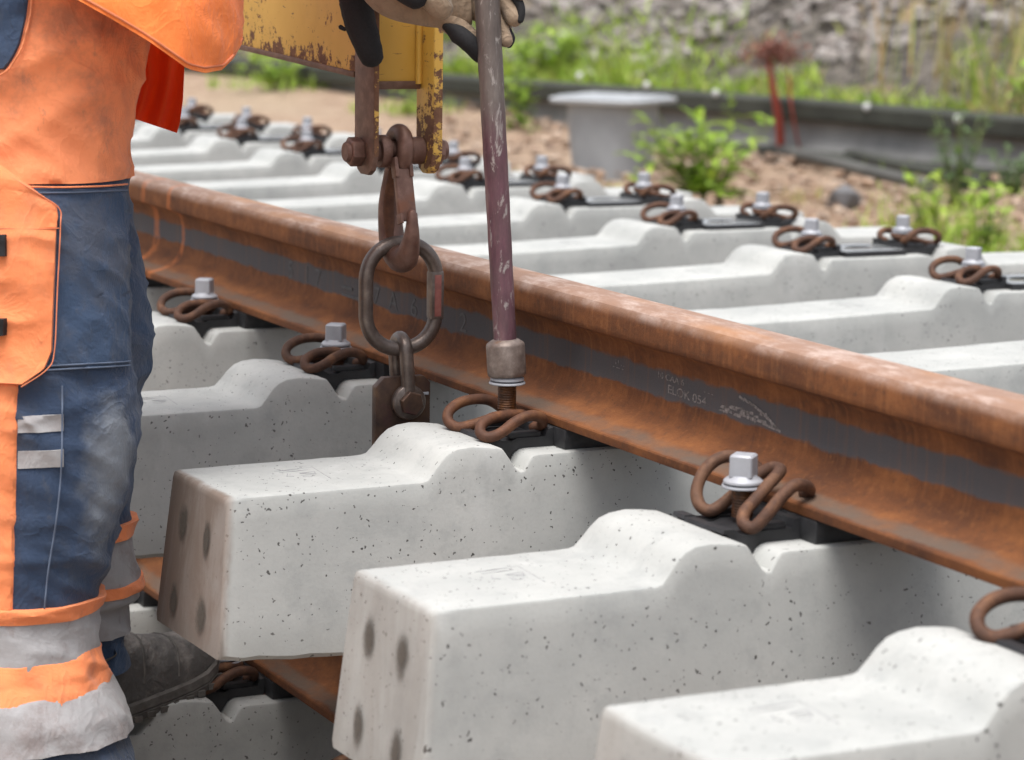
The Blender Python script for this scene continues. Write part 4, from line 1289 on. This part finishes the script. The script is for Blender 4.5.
# boots: (toe, heel) on the ground line
def boot(toe, heel, ankle, zsole_toe, zsole_heel):
    fwd = Vector((toe.x - heel.x, toe.y - heel.y, 0)); L = fwd.length; fwd.normalize()
    sdv = Vector((-fwd.y, fwd.x, 0))
    st = []   # station: fraction, half width, top height above the sole
    data = [(0.0, .030, .050), (.03, .037, .085), (.10, .041, .12), (.22, .042, .135), (.36, .042, .125), (.50, .047, .100), (.62, .052, .085), (.74, .054, .074), (.85, .052, .066), (.93, .044, .056), (.98, .030, .042), (1.0, .012, .028)]
    up = MB(); rows = []; na = 28
    for f, hw, h in data:
        c = heel + fwd * (L * f)
        zs = zsole_heel + (zsole_toe - zsole_heel) * f + .012 + (.012 * max(0, (f - .8) / .2) ** 1.5)
        row = []
        for j in range(na):
            a = math.pi * 2 * j / na
            s = math.cos(a); v = math.sin(a)
            yy = hw * math.copysign(abs(s) ** .8, s)
            zz = zs + (h * (max(v, 0) ** .75) if v > 0 else .012 * v)
            p = c + sdv * yy + Vector((0, 0, zz - 0))
            p.z = zz
            cr = .0022 * noise.noise(p * 28) - (.0035 * max(0, math.sin(f * 60)) if .42 < f < .60 and v > .2 else 0)
            row.append(p + Vector((0, 0, cr)) + sdv * cr * s)
        rows.append(row)
    up.grid(rows, wrap=True)
    up.f.append(tuple(range(na))); up.m.append(0)
    k = (len(rows) - 1) * na
    up.f.append(tuple(range(k, k + na))); up.m.append(0)
    c = heel + fwd * (L * .24); zz0 = zsole_heel + .10
    rows = []
    for i in range(7):
        f = i / 6
        cc = c.lerp(ankle, f)
        row = []
        for j in range(na):
            a = 2 * math.pi * j / na
            q = cc + fwd * math.cos(a) * (.064 - .006 * f) + sdv * math.sin(a) * (.044 + .004 * f)
            q.z = zz0 + (ankle.z - zz0) * f + .002 * noise.noise(q * 30)
            row.append(q)
        rows.append(row)
    up.grid(rows, wrap=True)
    b = up.build('boot', M['boot'], man, 60)
    so = MB(); secs = []
    outl = []
    for f, hw, h in data:
        outl.append((f, hw + .004))
    def ring(z0, gro):
        row = []
        for f, hw in outl:
            row.append((f, hw + gro))
        pts = [(f, w_) for f, w_ in row] + [(f, -w_) for f, w_ in reversed(row)]
        res = []
        for f, w_ in pts:
            ff = f + (.012 + gro) / L * (1 if f > .99 else (-1 if f < .01 else 0))
            p = heel + fwd * (L * ff) + sdv * w_
            p.z = zsole_heel + (zsole_toe - zsole_heel) * f + z0 + (.012 * max(0, (f - .8) / .2) ** 1.5)
            res.append(p)
        return res
    rs_ = [ring(z0, g_) for z0, g_ in ((0, -.004), (.003, 0), (.012, .0015), (.0135, -.001), (.0150, .0015), (.026, 0), (.029, -.004))]
    so.grid(rs_, wrap=True)
    m = len(rs_[0])
    so.f.append(tuple(range(m))); so.m.append(0)
    so.f.append(tuple(range(6 * m, 7 * m))); so.m.append(0)
    so.build('boot_sole', M['sole'], b, 35)
    lug_ = MB()
    for i in range(13):
        f = .04 + i * .075
        w_ = np.interp(f, [d[0] for d in data], [d[1] for d in data]) + .006
        for sg in (-1, 1):
            p = heel + fwd * (L * f) + sdv * (sg * w_)
            zb_ = zsole_heel + (zsole_toe - zsole_heel) * f + (.012 * max(0, (f - .8) / .2) ** 1.5)
            mt = Matrix.Translation((p.x, p.y, zb_ + .005)) @ Matrix.Rotation(math.atan2(fwd.y, fwd.x), 4, 'Z')
            lug_.box(-.0065, .0065, -.0025, .0015, -.004, .0045, mat=mt)
    tag(lug_.build('sole_tread', M['sole'], b, 35), kind='stuff')
    # stitched toe cap seam and lace guard
    for f0, r0 in ((.66, .0016), (.46, .0018)):
        hw = np.interp(f0, [d[0] for d in data], [d[1] for d in data]); h = np.interp(f0, [d[0] for d in data], [d[2] for d in data])
        path = []
        for i in range(13):
            a = math.pi * (.08 + .84 * i / 12)
            f = f0 + .05 * math.sin(a)
            p = heel + fwd * (L * f) + sdv * (hw * 1.0 * math.copysign(abs(math.cos(a)) ** .8, math.cos(a)))
            hh = np.interp(f, [d[0] for d in data], [d[2] for d in data])
            p.z = zsole_heel + (zsole_toe - zsole_heel) * f + .013 + hh * max(math.sin(a), 0) ** .75
            path.append(p)
        mb_ = MB(); mb_.tube(path, r0, 6)
        mb_.build('boot_seam', M['sole'], b, 60)
    return b
bt = boot(Vector((-.470, -.372, 0)), Vector((-.362, -.640, 0)), at(74, 655, KF - .06), -.4375, -.4860)
tag(bt, 'scuffed black work boot resting on the lower sleeper')
boot(Vector((-.17, -.60, 0)), Vector((-.12, -.875, 0)), at(22, 842, KN), GZ + .0, GZ + .0)

# jacket: body of the jacket bent forward, hem higher at the back
jk = Limb([(-730, 138, 44, 3.43), (-700, 134, 62, 3.44), (-660, 126, 84, 3.45), (-600, 116, 104, 3.46), (-480, 106, 116, 3.46), (-300, 98, 122, 3.44), (-100, 104, 132, 3.40), (0, 104, 137, 3.37), (40, 104, 134, 3.36), (80, 104, 130, 3.36)], 1.22)
FOLDS[0] = .0060
mb = MB(); rows = []; na = 120
def hem(a):
    return hem_px(104 + 136 * math.sin(a), math.cos(a))
def hem_px(px, front):
    if front >= 0:
        return interp(px, [-32, 40, 78, 110, 150, 188, 205, 222, 234, 240], [-60, -25, 0, 18, 42, 69, 73, 70, 58, 44])
    return interp(px, [-32, 60, 150, 200, 240], [-60, -40, 6, 26, 44])
hems = []
for j in range(na):                                        # hem height on the cloth, corrected for the nearness of the front
    a = 2 * math.pi * j / na; q = hem(a)
    for _ in range(6):
        u, v = project(jk.P(q, a)); q += hem_px(u, math.cos(a)) - v
    hems.append(q)
for i in range(63):
    f = i / 60
    row = []
    for j in range(na):
        a = 2 * math.pi * j / na
        h = hems[j]
        if i <= 60:
            py = -730 + (h + 730) * f ** .9
            row.append(jk.P(py, a, 0))
        else:
            row.append(jk.P(h - (2 if i == 61 else 30), a, -.006 if i == 61 else -.010))
    rows.append(row)
mb.grid(rows, wrap=True)
jo = mb.build('jacket', M['jacket'], man, 75)
ht = MB(); ht.tube([jk.P(hems[j] - 5, 2 * math.pi * j / na, .0006) for j in range(na)], .0016, 6, closed=True)
ht.build('hem_seam', M['othread'], jo, 60)
# hanging red orange flap behind the hem
def sheet(rows_px, k0, k1, thick, name, mat, parent, waves=3, amp=.006):
    front, back = [], []
    n = len(rows_px)
    for i in range(n):
        (xa, ya), (xb_, yb) = rows_px[i]
        fr, bk = [], []
        for j in range(25):
            t = j / 24
            px, py = xa + (xb_ - xa) * t, ya + (yb - ya) * t
            k = k0 + (k1 - k0) * t + amp * math.sin(t * waves * 2 * math.pi + i * .12) * (.35 + .65 * i / n)
            fr.append(at(px, py, k)); bk.append(at(px, py, k + thick))
        front.append(fr); back.append(bk)
    mb_ = MB()
    loop_rows = [f_ + list(reversed(b_)) for f_, b_ in zip(front, back)]
    mb_.grid(loop_rows, wrap=True)
    m = len(loop_rows[0])
    for r_ in (0, n - 1):
        for j in range(24):
            a0 = r_ * m + j; mb_.f.append((a0, a0 + 1, r_ * m + m - 2 - j, r_ * m + m - 1 - j)); mb_.m.append(0)
    return mb_.build(name, mat, parent, 75)
rows_px = []
for i in range(26):
    f = i / 25
    yl = 10 + (117 - 10) * f; yr = 20 + (133 - 20) * f
    xl = interp(yl, [10, 40, 70, 100, 117], [128, 134, 139, 134, 129]); xr = interp(yr, [20, 66, 100, 122, 133], [186, 184.5, 183, 180, 177])
    rows_px.append(((xl, yl), (xr, yr)))
sheet(rows_px, 3.62, 3.58, .004, 'jacket_flap', M['lining'], jo, 2.3, .014)
# pocket edge standing off the hip
sheet([((126 + 8 * math.sin(i / 14 * 2.6), 24 + i * 6.6), (139 + 8 * math.sin(i / 14 * 2.6) - i * .65, 24 + i * 6.4)) for i in range(15)], 3.43, 3.47, .004, 'hip_pocket_edge', M['orange'], trs, .5, .003)

# body under the clothes: one continuous skinned figure
pel = at(50, -60, 3.48)
nk = at(150, -760, 3.42)
def skin_body():
    J = {}
    J['pel'] = pel
    J['bel'] = at(80, -260, 3.47); J['che'] = at(110, -480, 3.45); J['neck0'] = at(125, -640, 3.43); J['neck1'] = at(150, -700, 3.42); J['head0'] = at(172, -760, 3.41); J['head1'] = at(182, -850, 3.41)
    J['shR'] = at(95, -600, 3.27); J['elR'] = at(215, -420, 3.27); J['wrR'] = at(345, -190, 3.60 - .05)
    J['shL'] = at(130, -600, 3.62); J['elL'] = at(260, -330, 3.66); J['wrL'] = at(372, -60, 3.545)
    J['hipR'] = at(38, -20, 3.38); J['knR'] = at(48, 440, 3.36); J['anR'] = at(24, 870, 3.36)
    J['hipL'] = at(60, -20, 3.58); J['knL'] = at(78, 345, 3.58); J['anL'] = at(72, 650, 3.60)
    rad = dict(pel=.10, bel=.095, che=.11, neck0=.062, neck1=.05, head0=.078, head1=.074, shR=.06, elR=.043, wrR=.028, shL=.06, elL=.043, wrL=.028, hipR=.075, knR=.055, anR=.040, hipL=.075, knL=.055, anL=.040)
    names = list(J)
    ed_ = [('pel', 'bel'), ('bel', 'che'), ('che', 'neck0'), ('neck0', 'neck1'), ('neck1', 'head0'), ('head0', 'head1'), ('che', 'shR'), ('shR', 'elR'), ('elR', 'wrR'), ('che', 'shL'), ('shL', 'elL'), ('elL', 'wrL'),
           ('pel', 'hipR'), ('hipR', 'knR'), ('knR', 'anR'), ('pel', 'hipL'), ('hipL', 'knL'), ('knL', 'anL')]
    me = bpy.data.meshes.new('body')
    me.from_pydata([J[n] - WK for n in names], [(names.index(a), names.index(b)) for a, b in ed_], [])
    ob = bpy.data.objects.new('body_tmp', me); COL.objects.link(ob)
    ob.modifiers.new('skin', 'SKIN')
    for i, n in enumerate(names):
        me.skin_vertices[0].data[i].radius = (rad[n], rad[n])
        me.skin_vertices[0].data[i].use_root = (n == 'pel')
    sb = ob.modifiers.new('sub', 'SUBSURF'); sb.levels = sb.render_levels = 2
    bpy.context.view_layer.update()
    m2 = bpy.data.meshes.new_from_object(ob.evaluated_get(bpy.context.evaluated_depsgraph_get()))
    bpy.data.objects.remove(ob)
    m2.materials.clear(); m2.materials.append(M['skin'])
    m2.polygons.foreach_set('use_smooth', [True] * len(m2.polygons))
    return m2, J
bmesh_, J = skin_body()
body = link('body', bmesh_, man, (0, 0, 0))
# face, hair and helmet (above the picture, seen only from elsewhere)
hc = (J['head0'] + J['head1']) / 2
fd = (SD * .92 + Vector((0, 0, -.38))).normalized(); sd_ = TC; ud = fd.cross(sd_) * -1
if ud.z < 0: ud = -ud
HM = Matrix((fd.to_tuple(), sd_.to_tuple(), ud.to_tuple())).transposed().to_4x4(); HM = Matrix.Translation(hc) @ HM
mb = MB(); mb.tube([HM @ Vector(p) for p in ((.075, 0, .02), (.095, 0, -.005), (.092, 0, -.018))], [.010, .014, .010], 10, round_ends=True); mb.build('nose', M['skin'], body, 60)
mb = MB(); mb.tube([HM @ Vector((.080, y, -.045 - 2 * y * y)) for y in (-.022, -.01, 0, .01, .022)], .004, 8, round_ends=True); mb.build('mouth', M['redpaint'], body, 60)
for s in (-1, 1):
    mb = MB(); mb.lathe([(.001, -.008), (.006, -.006), (.008, 0), (.006, .006), (.001, .008)], 12, mat=HM @ Matrix.Translation((.070, s * .030, .020))); mb.build('eye', M['hair'], body, 60)
    mb = MB(); mb.tube([HM @ Vector(p) for p in ((-.005, s * .078, .025), (-.018, s * .086, .010), (-.008, s * .082, -.020))], [.008, .012, .008], 8, round_ends=True); mb.build('ear', M['skin'], body, 60)
mb = MB(); mb.lathe([(.090, -.01), (.092, .01), (.084, .04)], 24, mat=HM @ Matrix.Translation((-.012, 0, .022))); mb.build('hair', M['hair'], body, 60)
mb = MB(); mb.lathe([(.118, .0), (.121, .004), (.112, .008), (.108, .05), (.092, .090), (.055, .116), (.004, .124)], 32, mat=HM @ Matrix.Translation((-.008, 0, .038))); mb.lathe([(.03, .0), (.06, .001), (.062, .005), (.03, .008)], 20, mat=HM @ Matrix.Translation((.085, 0, .036)))
mb.build('helmet', M['helmet'], body, 50)
# sleeves
FOLDS[0] = .004
for a, b, c in (('shR', 'elR', 'wrR'), ('shL', 'elL', 'wrL')):
    path = catmull([J[a] + (J[a] - J[b]).normalized() * -.0, J[a].lerp(J[b], .5), J[b], J[b].lerp(J[c], .5), J[c]], 8)
    rad = lerp_list([.080, .072, .066, .058, .052], 8)
    mb = MB(); mb.tube(path, rad, 28, round_ends=True)
    mb.v = [tuple(Vector(p) + Vector((0, 0, 1)) * fold(Vector(p)) + SD * fold(Vector(p) + Vector((3, 1, 2)))) for p in mb.v]
    mb.build('sleeve', M['jacket'], jo, 75)

# gloves -------------------------------------------------------------
def finger(pts, rads, name, mat, parent, n=14, flat=1.0):
    path = catmull([at(*p) for p in pts], 5)
    r_ = lerp_list([x / F_PX * 3.5 for x in rads], 5)
    mb_ = MB(); mb_.tube(path, r_, n, round_ends=True, flat=flat)
    mb_.v = [tuple(Vector(p) + Vector((1, 1, 1)) * .0007 * noise.noise(Vector(p) * 90)) for p in mb_.v]
    return mb_.build(name, mat, parent, 70)
def blob(rings, name, mat, parent, n=22):
    """rings: (px, py, k, half width px across the hand, half thickness px)"""
    C = [at(r[0], r[1], r[2]) for r in rings]
    mb_ = MB(); rows_ = []
    path = catmull(C, 6)
    hw = lerp_list([r[3] / F_PX * 3.5 for r in rings], 6); th = lerp_list([r[4] / F_PX * 3.5 for r in rings], 6)
    for i, c in enumerate(path):
        t = (path[min(i + 1, len(path) - 1)] - path[max(i - 1, 0)]).normalized()
        v = TC; u = t.cross(v).normalized(); v2 = u.cross(t)
        row = []
        for j in range(n):
            a = 2 * math.pi * j / n
            ca, sa = math.cos(a), math.sin(a)
            p = c + u * hw[i] * math.copysign(abs(ca) ** .8, ca) + v2 * th[i] * math.copysign(abs(sa) ** .8, sa)
            row.append(p + v2 * .0016 * noise.noise(p * 55) + v2 * .0012 * math.sin(i * 1.1 + ca * 2))
        rows_.append(row)
    mb_.grid(rows_, wrap=True)
    mb_.f.append(tuple(range(n))); mb_.m.append(0)
    k = (len(rows_) - 1) * n
    mb_.f.append(tuple(range(k, k + n))); mb_.m.append(0)
    return mb_.build(name, mat, parent, 75)
KR = 3.478                                             # depth of the rod where the hand grips
# left hand: palm to the viewer, thumb over the front, four fingers behind the rod
gl = blob([(352, -78, KR + .06, 30, 22), (372, -45, KR + .05, 31, 24), (394, -16, KR + .035, 33, 23), (420, -6, KR + .026, 31, 20), (446, -2, KR + .024, 30, 16), (470, -3, KR + .026, 28, 12)], 'glove', M['leather'], body)
tag(gl, 'tan leather work glove closed round the rod')
fingers = [  # index .. little: knuckle, behind the rod, tip out on the right
    ([(462, -26, KR + .028), (482, -24, KR + .036), (506, -18, KR + .030), (520, -8, KR + .010)], [12, 11.5, 11, 9]),
    ([(464, -10, KR + .030), (484, -6, KR + .038), (505, 2, KR + .032), (514, 18, KR + .014)], [11.5, 11, 10.5, 9]),
    ([(464, 6, KR + .030), (484, 14, KR + .036), (500, 24, KR + .030), (506, 40, KR + .016)], [11, 10.5, 10, 7.5]),
    ([(444, 16, KR + .026), (460, 30, KR + .026), (473, 43, KR + .026), (483, 54, KR + .030)], [13, 12, 10.5, 8.5]),
]
for pts, rads in fingers:
    finger(pts, rads, 'glove_finger', M['leather'], gl)
finger([(447, 27, KR + .016), (458, 34, KR + .012), (469, 43, KR + .011), (479, 56, KR + .018)], [5, 9.5, 9.5, 7.0], 'knit_back', M['glove'], gl)
finger([(511, -8, KR + .018), (521, 7, KR + .010), (520, 20, KR + .008)], [5, 4.5, 3.5], 'knit_back', M['glove'], gl)
finger([(506, 28, KR + .020), (510.5, 38, KR + .018), (509, 44, KR + .020)], [4, 5, 4], 'knit_back', M['glove'], gl)
th_ = finger([(392, -44, KR - .000), (416, -20, KR - .014), (434, -3, KR - .020), (441, 7, KR - .020)], [19, 17, 15.5, 12.5], 'glove_thumb', M['leather'], gl)
finger([(376, -44, KR - .018), (398, -18, KR - .028), (415, -4, KR - .033)], [15, 15, 13], 'knit_back', M['glove'], th_)
# right hand lying on the arm: back of the glove is black knit, one finger hangs over the clevis plate
KB = 3.590
gr = blob([(344, -175, KB - .02, 24, 18), (350, -120, KB - .01, 28, 22), (354, -70, KB - .008, 31, 24), (356, -30, KB - .006, 26, 20), (357, -2, KB - .004, 19, 16), (358, 12, KB - .004, 16, 14)], 'glove', M['glove'], body)
tag(gr, 'black knit glove hanging over the rusty clevis plate')
finger([(356, 2, KB - .004), (360, 22, KB - .006), (366, 40, KB - .008), (371, 55, KB - .008)], [17.5, 16.5, 15, 13], 'glove_finger', M['glove'], gr)
for dx, ln in ((-16, 8), (16, -20), (30, -30)):
    finger([(356 + dx, -52, KB + .020), (362 + dx, -34, KB + .034), (364 + dx, -18 + ln * .3, KB + .050)], [14, 13, 11], 'glove_finger', M['glove'], gr)
finger([(378, -70, KB + .0), (396, -52, KB + .01), (408, -40, KB + .02)], [15, 13, 11], 'glove_thumb', M['glove'], gr)
finger([(341, 27, KB - .004), (345, 29, KB - .006)], [2.5, 2.0], 'seam_tuft', M['glove'], gr)
# ------------------------------------------------------------------ weeds and grass
def blade(mb, p, d, w, L, bend, rnd, segs=3):
    d = Vector(d).normalized()
    side = d.cross(Vector((0, 0, 1)))
    if side.length < .05: side = Vector((math.cos(rnd.uniform(0, 6.3)), math.sin(rnd.uniform(0, 6.3)), 0))
    side.normalize()
    side = (Matrix.Rotation(rnd.uniform(-.9, .9), 3, d) @ side)
    rows = []
    for i in range(segs + 1):
        t = i / segs
        c = Vector(p) + d * L * t + Vector((d.x, d.y, -.6)) * bend * L * t * t
        ww = w * (1 - t ** 1.6) + .0006
        rows.append([c - side * ww / 2, c + side * ww / 2])
    mb.grid(rows)
def leaf(mb, p, d, L, w, droop, rnd):
    d = Vector(d).normalized()
    side = d.cross(Vector((0, 0, 1))).normalized() if abs(d.z) < .97 else Vector((1, 0, 0))
    nrm = side.cross(d)
    prof = [(0, .10), (.2, .62), (.45, 1.0), (.7, .75), (.9, .3), (1, .03)]
    rows = []
    for t, f in prof:
        c = Vector(p) + d * L * t - Vector((0, 0, 1)) * droop * L * t * t
        rows.append([c - side * w * f / 2 + nrm * w * f * .16, c, c + side * w * f / 2 + nrm * w * f * .16])
    mb.grid(rows)
def weed(name, label, cat, base, h, spread, nstem, leaves, L, w, mat, seed, group=None, tuft=0, tmat=None):
    rnd = random.Random(seed)
    base = Vector((base.x, base.y, base.z + mound(base.x, base.y)))
    root = empty(name, base)
    tag(root, label, cat, group)
    sm, fm = MB(), MB()
    for i in range(nstem):
        a = rnd.uniform(0, 2 * math.pi)
        lean = rnd.uniform(.05, 1) * spread
        hh = h * rnd.uniform(.55, 1.05)
        b0 = Vector(base) + Vector((math.cos(a), math.sin(a), 0)) * spread * .15 * rnd.random()
        tip = b0 + Vector((math.cos(a) * lean, math.sin(a) * lean, hh))
        mid = b0.lerp(tip, .5) + Vector((0, 0, .08 * hh))
        path = catmull([b0 - Vector((0, 0, .03)), mid, tip], 5)
        sm.tube(path, [.006 * (1 - .7 * q / (len(path) - 1)) for q in range(len(path))], 5)
        for j in range(leaves):
            t = rnd.uniform(.12, 1.0)
            p = path[min(int(t * (len(path) - 1)), len(path) - 1)]
            aa = rnd.uniform(0, 2 * math.pi)
            s = L * rnd.uniform(.6, 1.15) * (1.15 - .45 * t)
            leaf(fm, p, (math.cos(aa), math.sin(aa), rnd.uniform(.1, 1.0)), s, w * s / L * rnd.uniform(.8, 1.2), rnd.uniform(.1, .6), rnd)
    for i in range(tuft):
        a = rnd.uniform(0, 6.3); r_ = spread * 1.3 * rnd.random() ** .6
        blade(fm, Vector(base) + Vector((math.cos(a) * r_, math.sin(a) * r_, -.02)), (rnd.uniform(-.5, .5), rnd.uniform(-.5, .5), 1), rnd.uniform(.008, .016), h * rnd.uniform(.3, .8), rnd.uniform(.1, .5), rnd)
    if nstem: sm.build('stem', M['weedstem'], root, 180, fix=False)
    fm.build('foliage', M[mat], root, 180, fix=False)
    return root
weed('leafy_weed', 'bright green leafy weed clump between the pit box and the red stalk', 'weed', at_z(705, 196, GZ), .44, .46, 24, 8, .21, .075, 'leaf', 11)
weed('leafy_weed', 'tall thin pale weed shoot rising past the trough wall above the weed clump', 'weed', at_z(731, 170, GZ), .56, .07, 2, 14, .13, .05, 'leaf', 12)
weed('leafy_weed', 'tall grey green weed in front of the trough near the right edge', 'weed', at_z(958, 205, GZ), .58, .22, 9, 13, .11, .05, 'leaf2', 13)
weed('leafy_weed', 'low blue green weed at the trough foot by the right picture edge', 'weed', at_z(1012, 190, GZ), .26, .22, 9, 10, .10, .05, 'leaf2', 14)
weed('grass_tuft', 'bright grass tuft at the right edge behind the nearest far screws', 'grass tuft', at_z(985, 258, GZ), .36, .22, 6, 8, .15, .06, 'leaf', 15, tuft=120)
weed('grass_tuft', 'green grass tuft below the tall grey green weed', 'grass tuft', at_z(930, 238, GZ), .40, .26, 7, 8, .14, .045, 'grass', 16, tuft=150)
weed('leafy_weed', 'small green weed against the trough just right of the rod', 'weed', at_z(520, 138, GZ), .48, .14, 8, 9, .16, .07, 'leaf', 17)
weed('grass_tuft', 'blurred green tuft on the dirt between jacket and clevis', 'grass tuft', at_z(275, 112, GZ), .30, .42, 10, 9, .16, .06, 'leaf', 18, tuft=130)
weed('grass_tuft', 'blurred green tuft just right of the orange jacket hem', 'grass tuft', at_z(205, 98, GZ), .36, .5, 10, 9, .16, .06, 'leaf', 19, tuft=130)
weed('grass_tuft', 'low green tuft on the dirt seen between the clevis plates', 'grass tuft', at_z(402, 128, GZ), .22, .34, 5, 7, .13, .05, 'grass', 51, tuft=140)
weed('leafy_weed', 'dark green weed on the dirt strip left of the clevis, farthest of its row', 'weed', at_z(325, 100, GZ), .26, .30, 7, 8, .13, .05, 'leaf2', 52, tuft=50)
weed('grass_tuft', 'small tuft of grass at the left foot of the grey pit box', 'grass tuft', at_z(640, 190, GZ), .14, .18, 2, 6, .10, .05, 'leaf', 20, tuft=60)
weed('grass_tuft', 'sparse dry tuft left of the grey stone', 'grass tuft', at_z(798, 200, GZ), .20, .12, 0, 0, .1, .05, 'drygrass', 21, tuft=35)
weed('leafy_weed', 'bright green weed on the bank behind the trough at the right edge', 'weed', bpt(.35, .55, bank_z(.55, .35) - GZ + GZ), .38, .26, 12, 9, .17, .06, 'leaf', 41, tuft=40)
weed('leafy_weed', 'lush green bush on the bank above the left side of the pit box', 'weed', bpt(5.3, .60, bank_z(.60, 5.3)), .42, .40, 20, 9, .18, .07, 'leaf', 42, tuft=60)
# red brown dock
db = at_z(782, 157, GZ)
k_ = (db - Vector(EYE)).dot(Vector(FW))
K2 = k_ - .35
dk = empty('dock_plant', db)
tag(dk, 'dead red brown dock plant with seed head, leaning in front of the trough', 'dock plant')
st_ = [db - Vector((0, 0, .05)), at(779, 120, k_ - .2), at(773, 88, K2), at(768, 58, K2)]
mb = MB(); mb.tube(catmull(st_, 6), lerp_list([.030, .028, .023, .016], 6), 8); mb.tube(catmull([db + Vector((.1, .1, -.05)), at(792, 110, K2), at(789, 75, K2)], 6), .008, 6)
mb.build('stem', M['dockstem'], dk, 60)
mb = MB(); rk = random.Random(9)
for i in range(800):
    px = 773 + rk.gauss(0, 14); py = 52 + rk.gauss(0, 7.5) + abs(px - 774) * .12
    p = at(px, py, K2 + rk.gauss(0, .07))
    leaf(mb, p, (rk.uniform(-1, 1), rk.uniform(-1, 1), rk.uniform(-.3, 1)), rk.uniform(.02, .042), rk.uniform(.014, .028), .2, rk)
tag(mb.build('seed_head', M['dock'], dk, 180, fix=False), kind='stuff')

# grass along the back of the trough and on the bank
rg = random.Random(31)
g1, g2 = MB(), MB()
for i in range(11000):
    s = rg.uniform(-3.2, 19)
    u = .32 + abs(rg.gauss(0, .55))
    dens = noise.noise(Vector((s * .55, u * .7, 4.0))) + .35 * noise.noise(Vector((s * 2.0, u * 2, 9)))
    lush = 1.0 if 4.0 < s < 8.2 else 0.0
    if dens + .25 * lush < .02 - (.25 if u < .6 else 0): continue
    if u > 1.5: continue
    h = rg.uniform(.08, .26) * (1 + .5 * lush)
    dry = noise.noise(Vector((s * .9, u, 17))) > .18 and not lush
    blade(g2 if dry else g1, bpt(s, u, bank_z(u, s) - .02), (rg.uniform(-.6, .6), rg.uniform(-.6, .6), 1), rg.uniform(.010, .024), h, rg.uniform(.1, .7), rg)
for i in range(1100):                                   # scattered weeds higher on the stones
    s = rg.uniform(-3, 17); u = rg.uniform(1.2, 4.5)
    if noise.noise(Vector((s * .9, u * .9, 21))) < .25: continue
    blade(g1 if rg.random() < .6 else g2, bpt(s, u, bank_z(u, s) - .02), (rg.uniform(-.6, .6), rg.uniform(-.6, .6), 1), rg.uniform(.012, .024), rg.uniform(.12, .35), rg.uniform(.1, .7), rg)
for i in range(620):                                    # tall dry grass at the right
    s = rg.gauss(-.1, .75); u = rg.uniform(.5, 2.4)
    if noise.noise(Vector((s * 1.6, u * 1.2, 33))) < -.05: continue
    if rg.random() < .35: s = rg.uniform(.8, 2.2)
    blade(g2 if rg.random() < .72 else g1, bpt(s, u, bank_z(u, s) - .03), (rg.uniform(-.25, .25), rg.uniform(-.25, .25), 1), rg.uniform(.010, .020), rg.uniform(.35, .85), rg.uniform(.0, .3), rg, 4)
tag(g1.build('bank_grass', M['grass'], None, 180, fix=False), 'fresh green grass growing on the bank behind the trough', 'grass', kind='stuff')
tag(g2.build('dry_bank_grass', M['drygrass'], None, 180, fix=False), 'straw coloured tall grass on the bank, thickest at the right edge', 'grass', kind='stuff')
rg = random.Random(77); g3 = MB()
for i in range(2600):
    y = rg.uniform(2.8, 8.4); x = -y * 1.25 + rg.uniform(-5.5, 4)
    if noise.noise(Vector((x * .6, y * .9, 2))) < .22: continue
    blade(g3, (x, y, GZ - .02 + mound(x, y)), (rg.uniform(-.6, .6), rg.uniform(-.6, .6), 1), rg.uniform(.008, .014), rg.uniform(.05, .16), rg.uniform(.1, .6), rg)
tag(g3.build('dirt_grass', M['grass'], None, 180, fix=False), 'sparse short grass sprouting from the brown dirt strip', 'grass', kind='stuff')
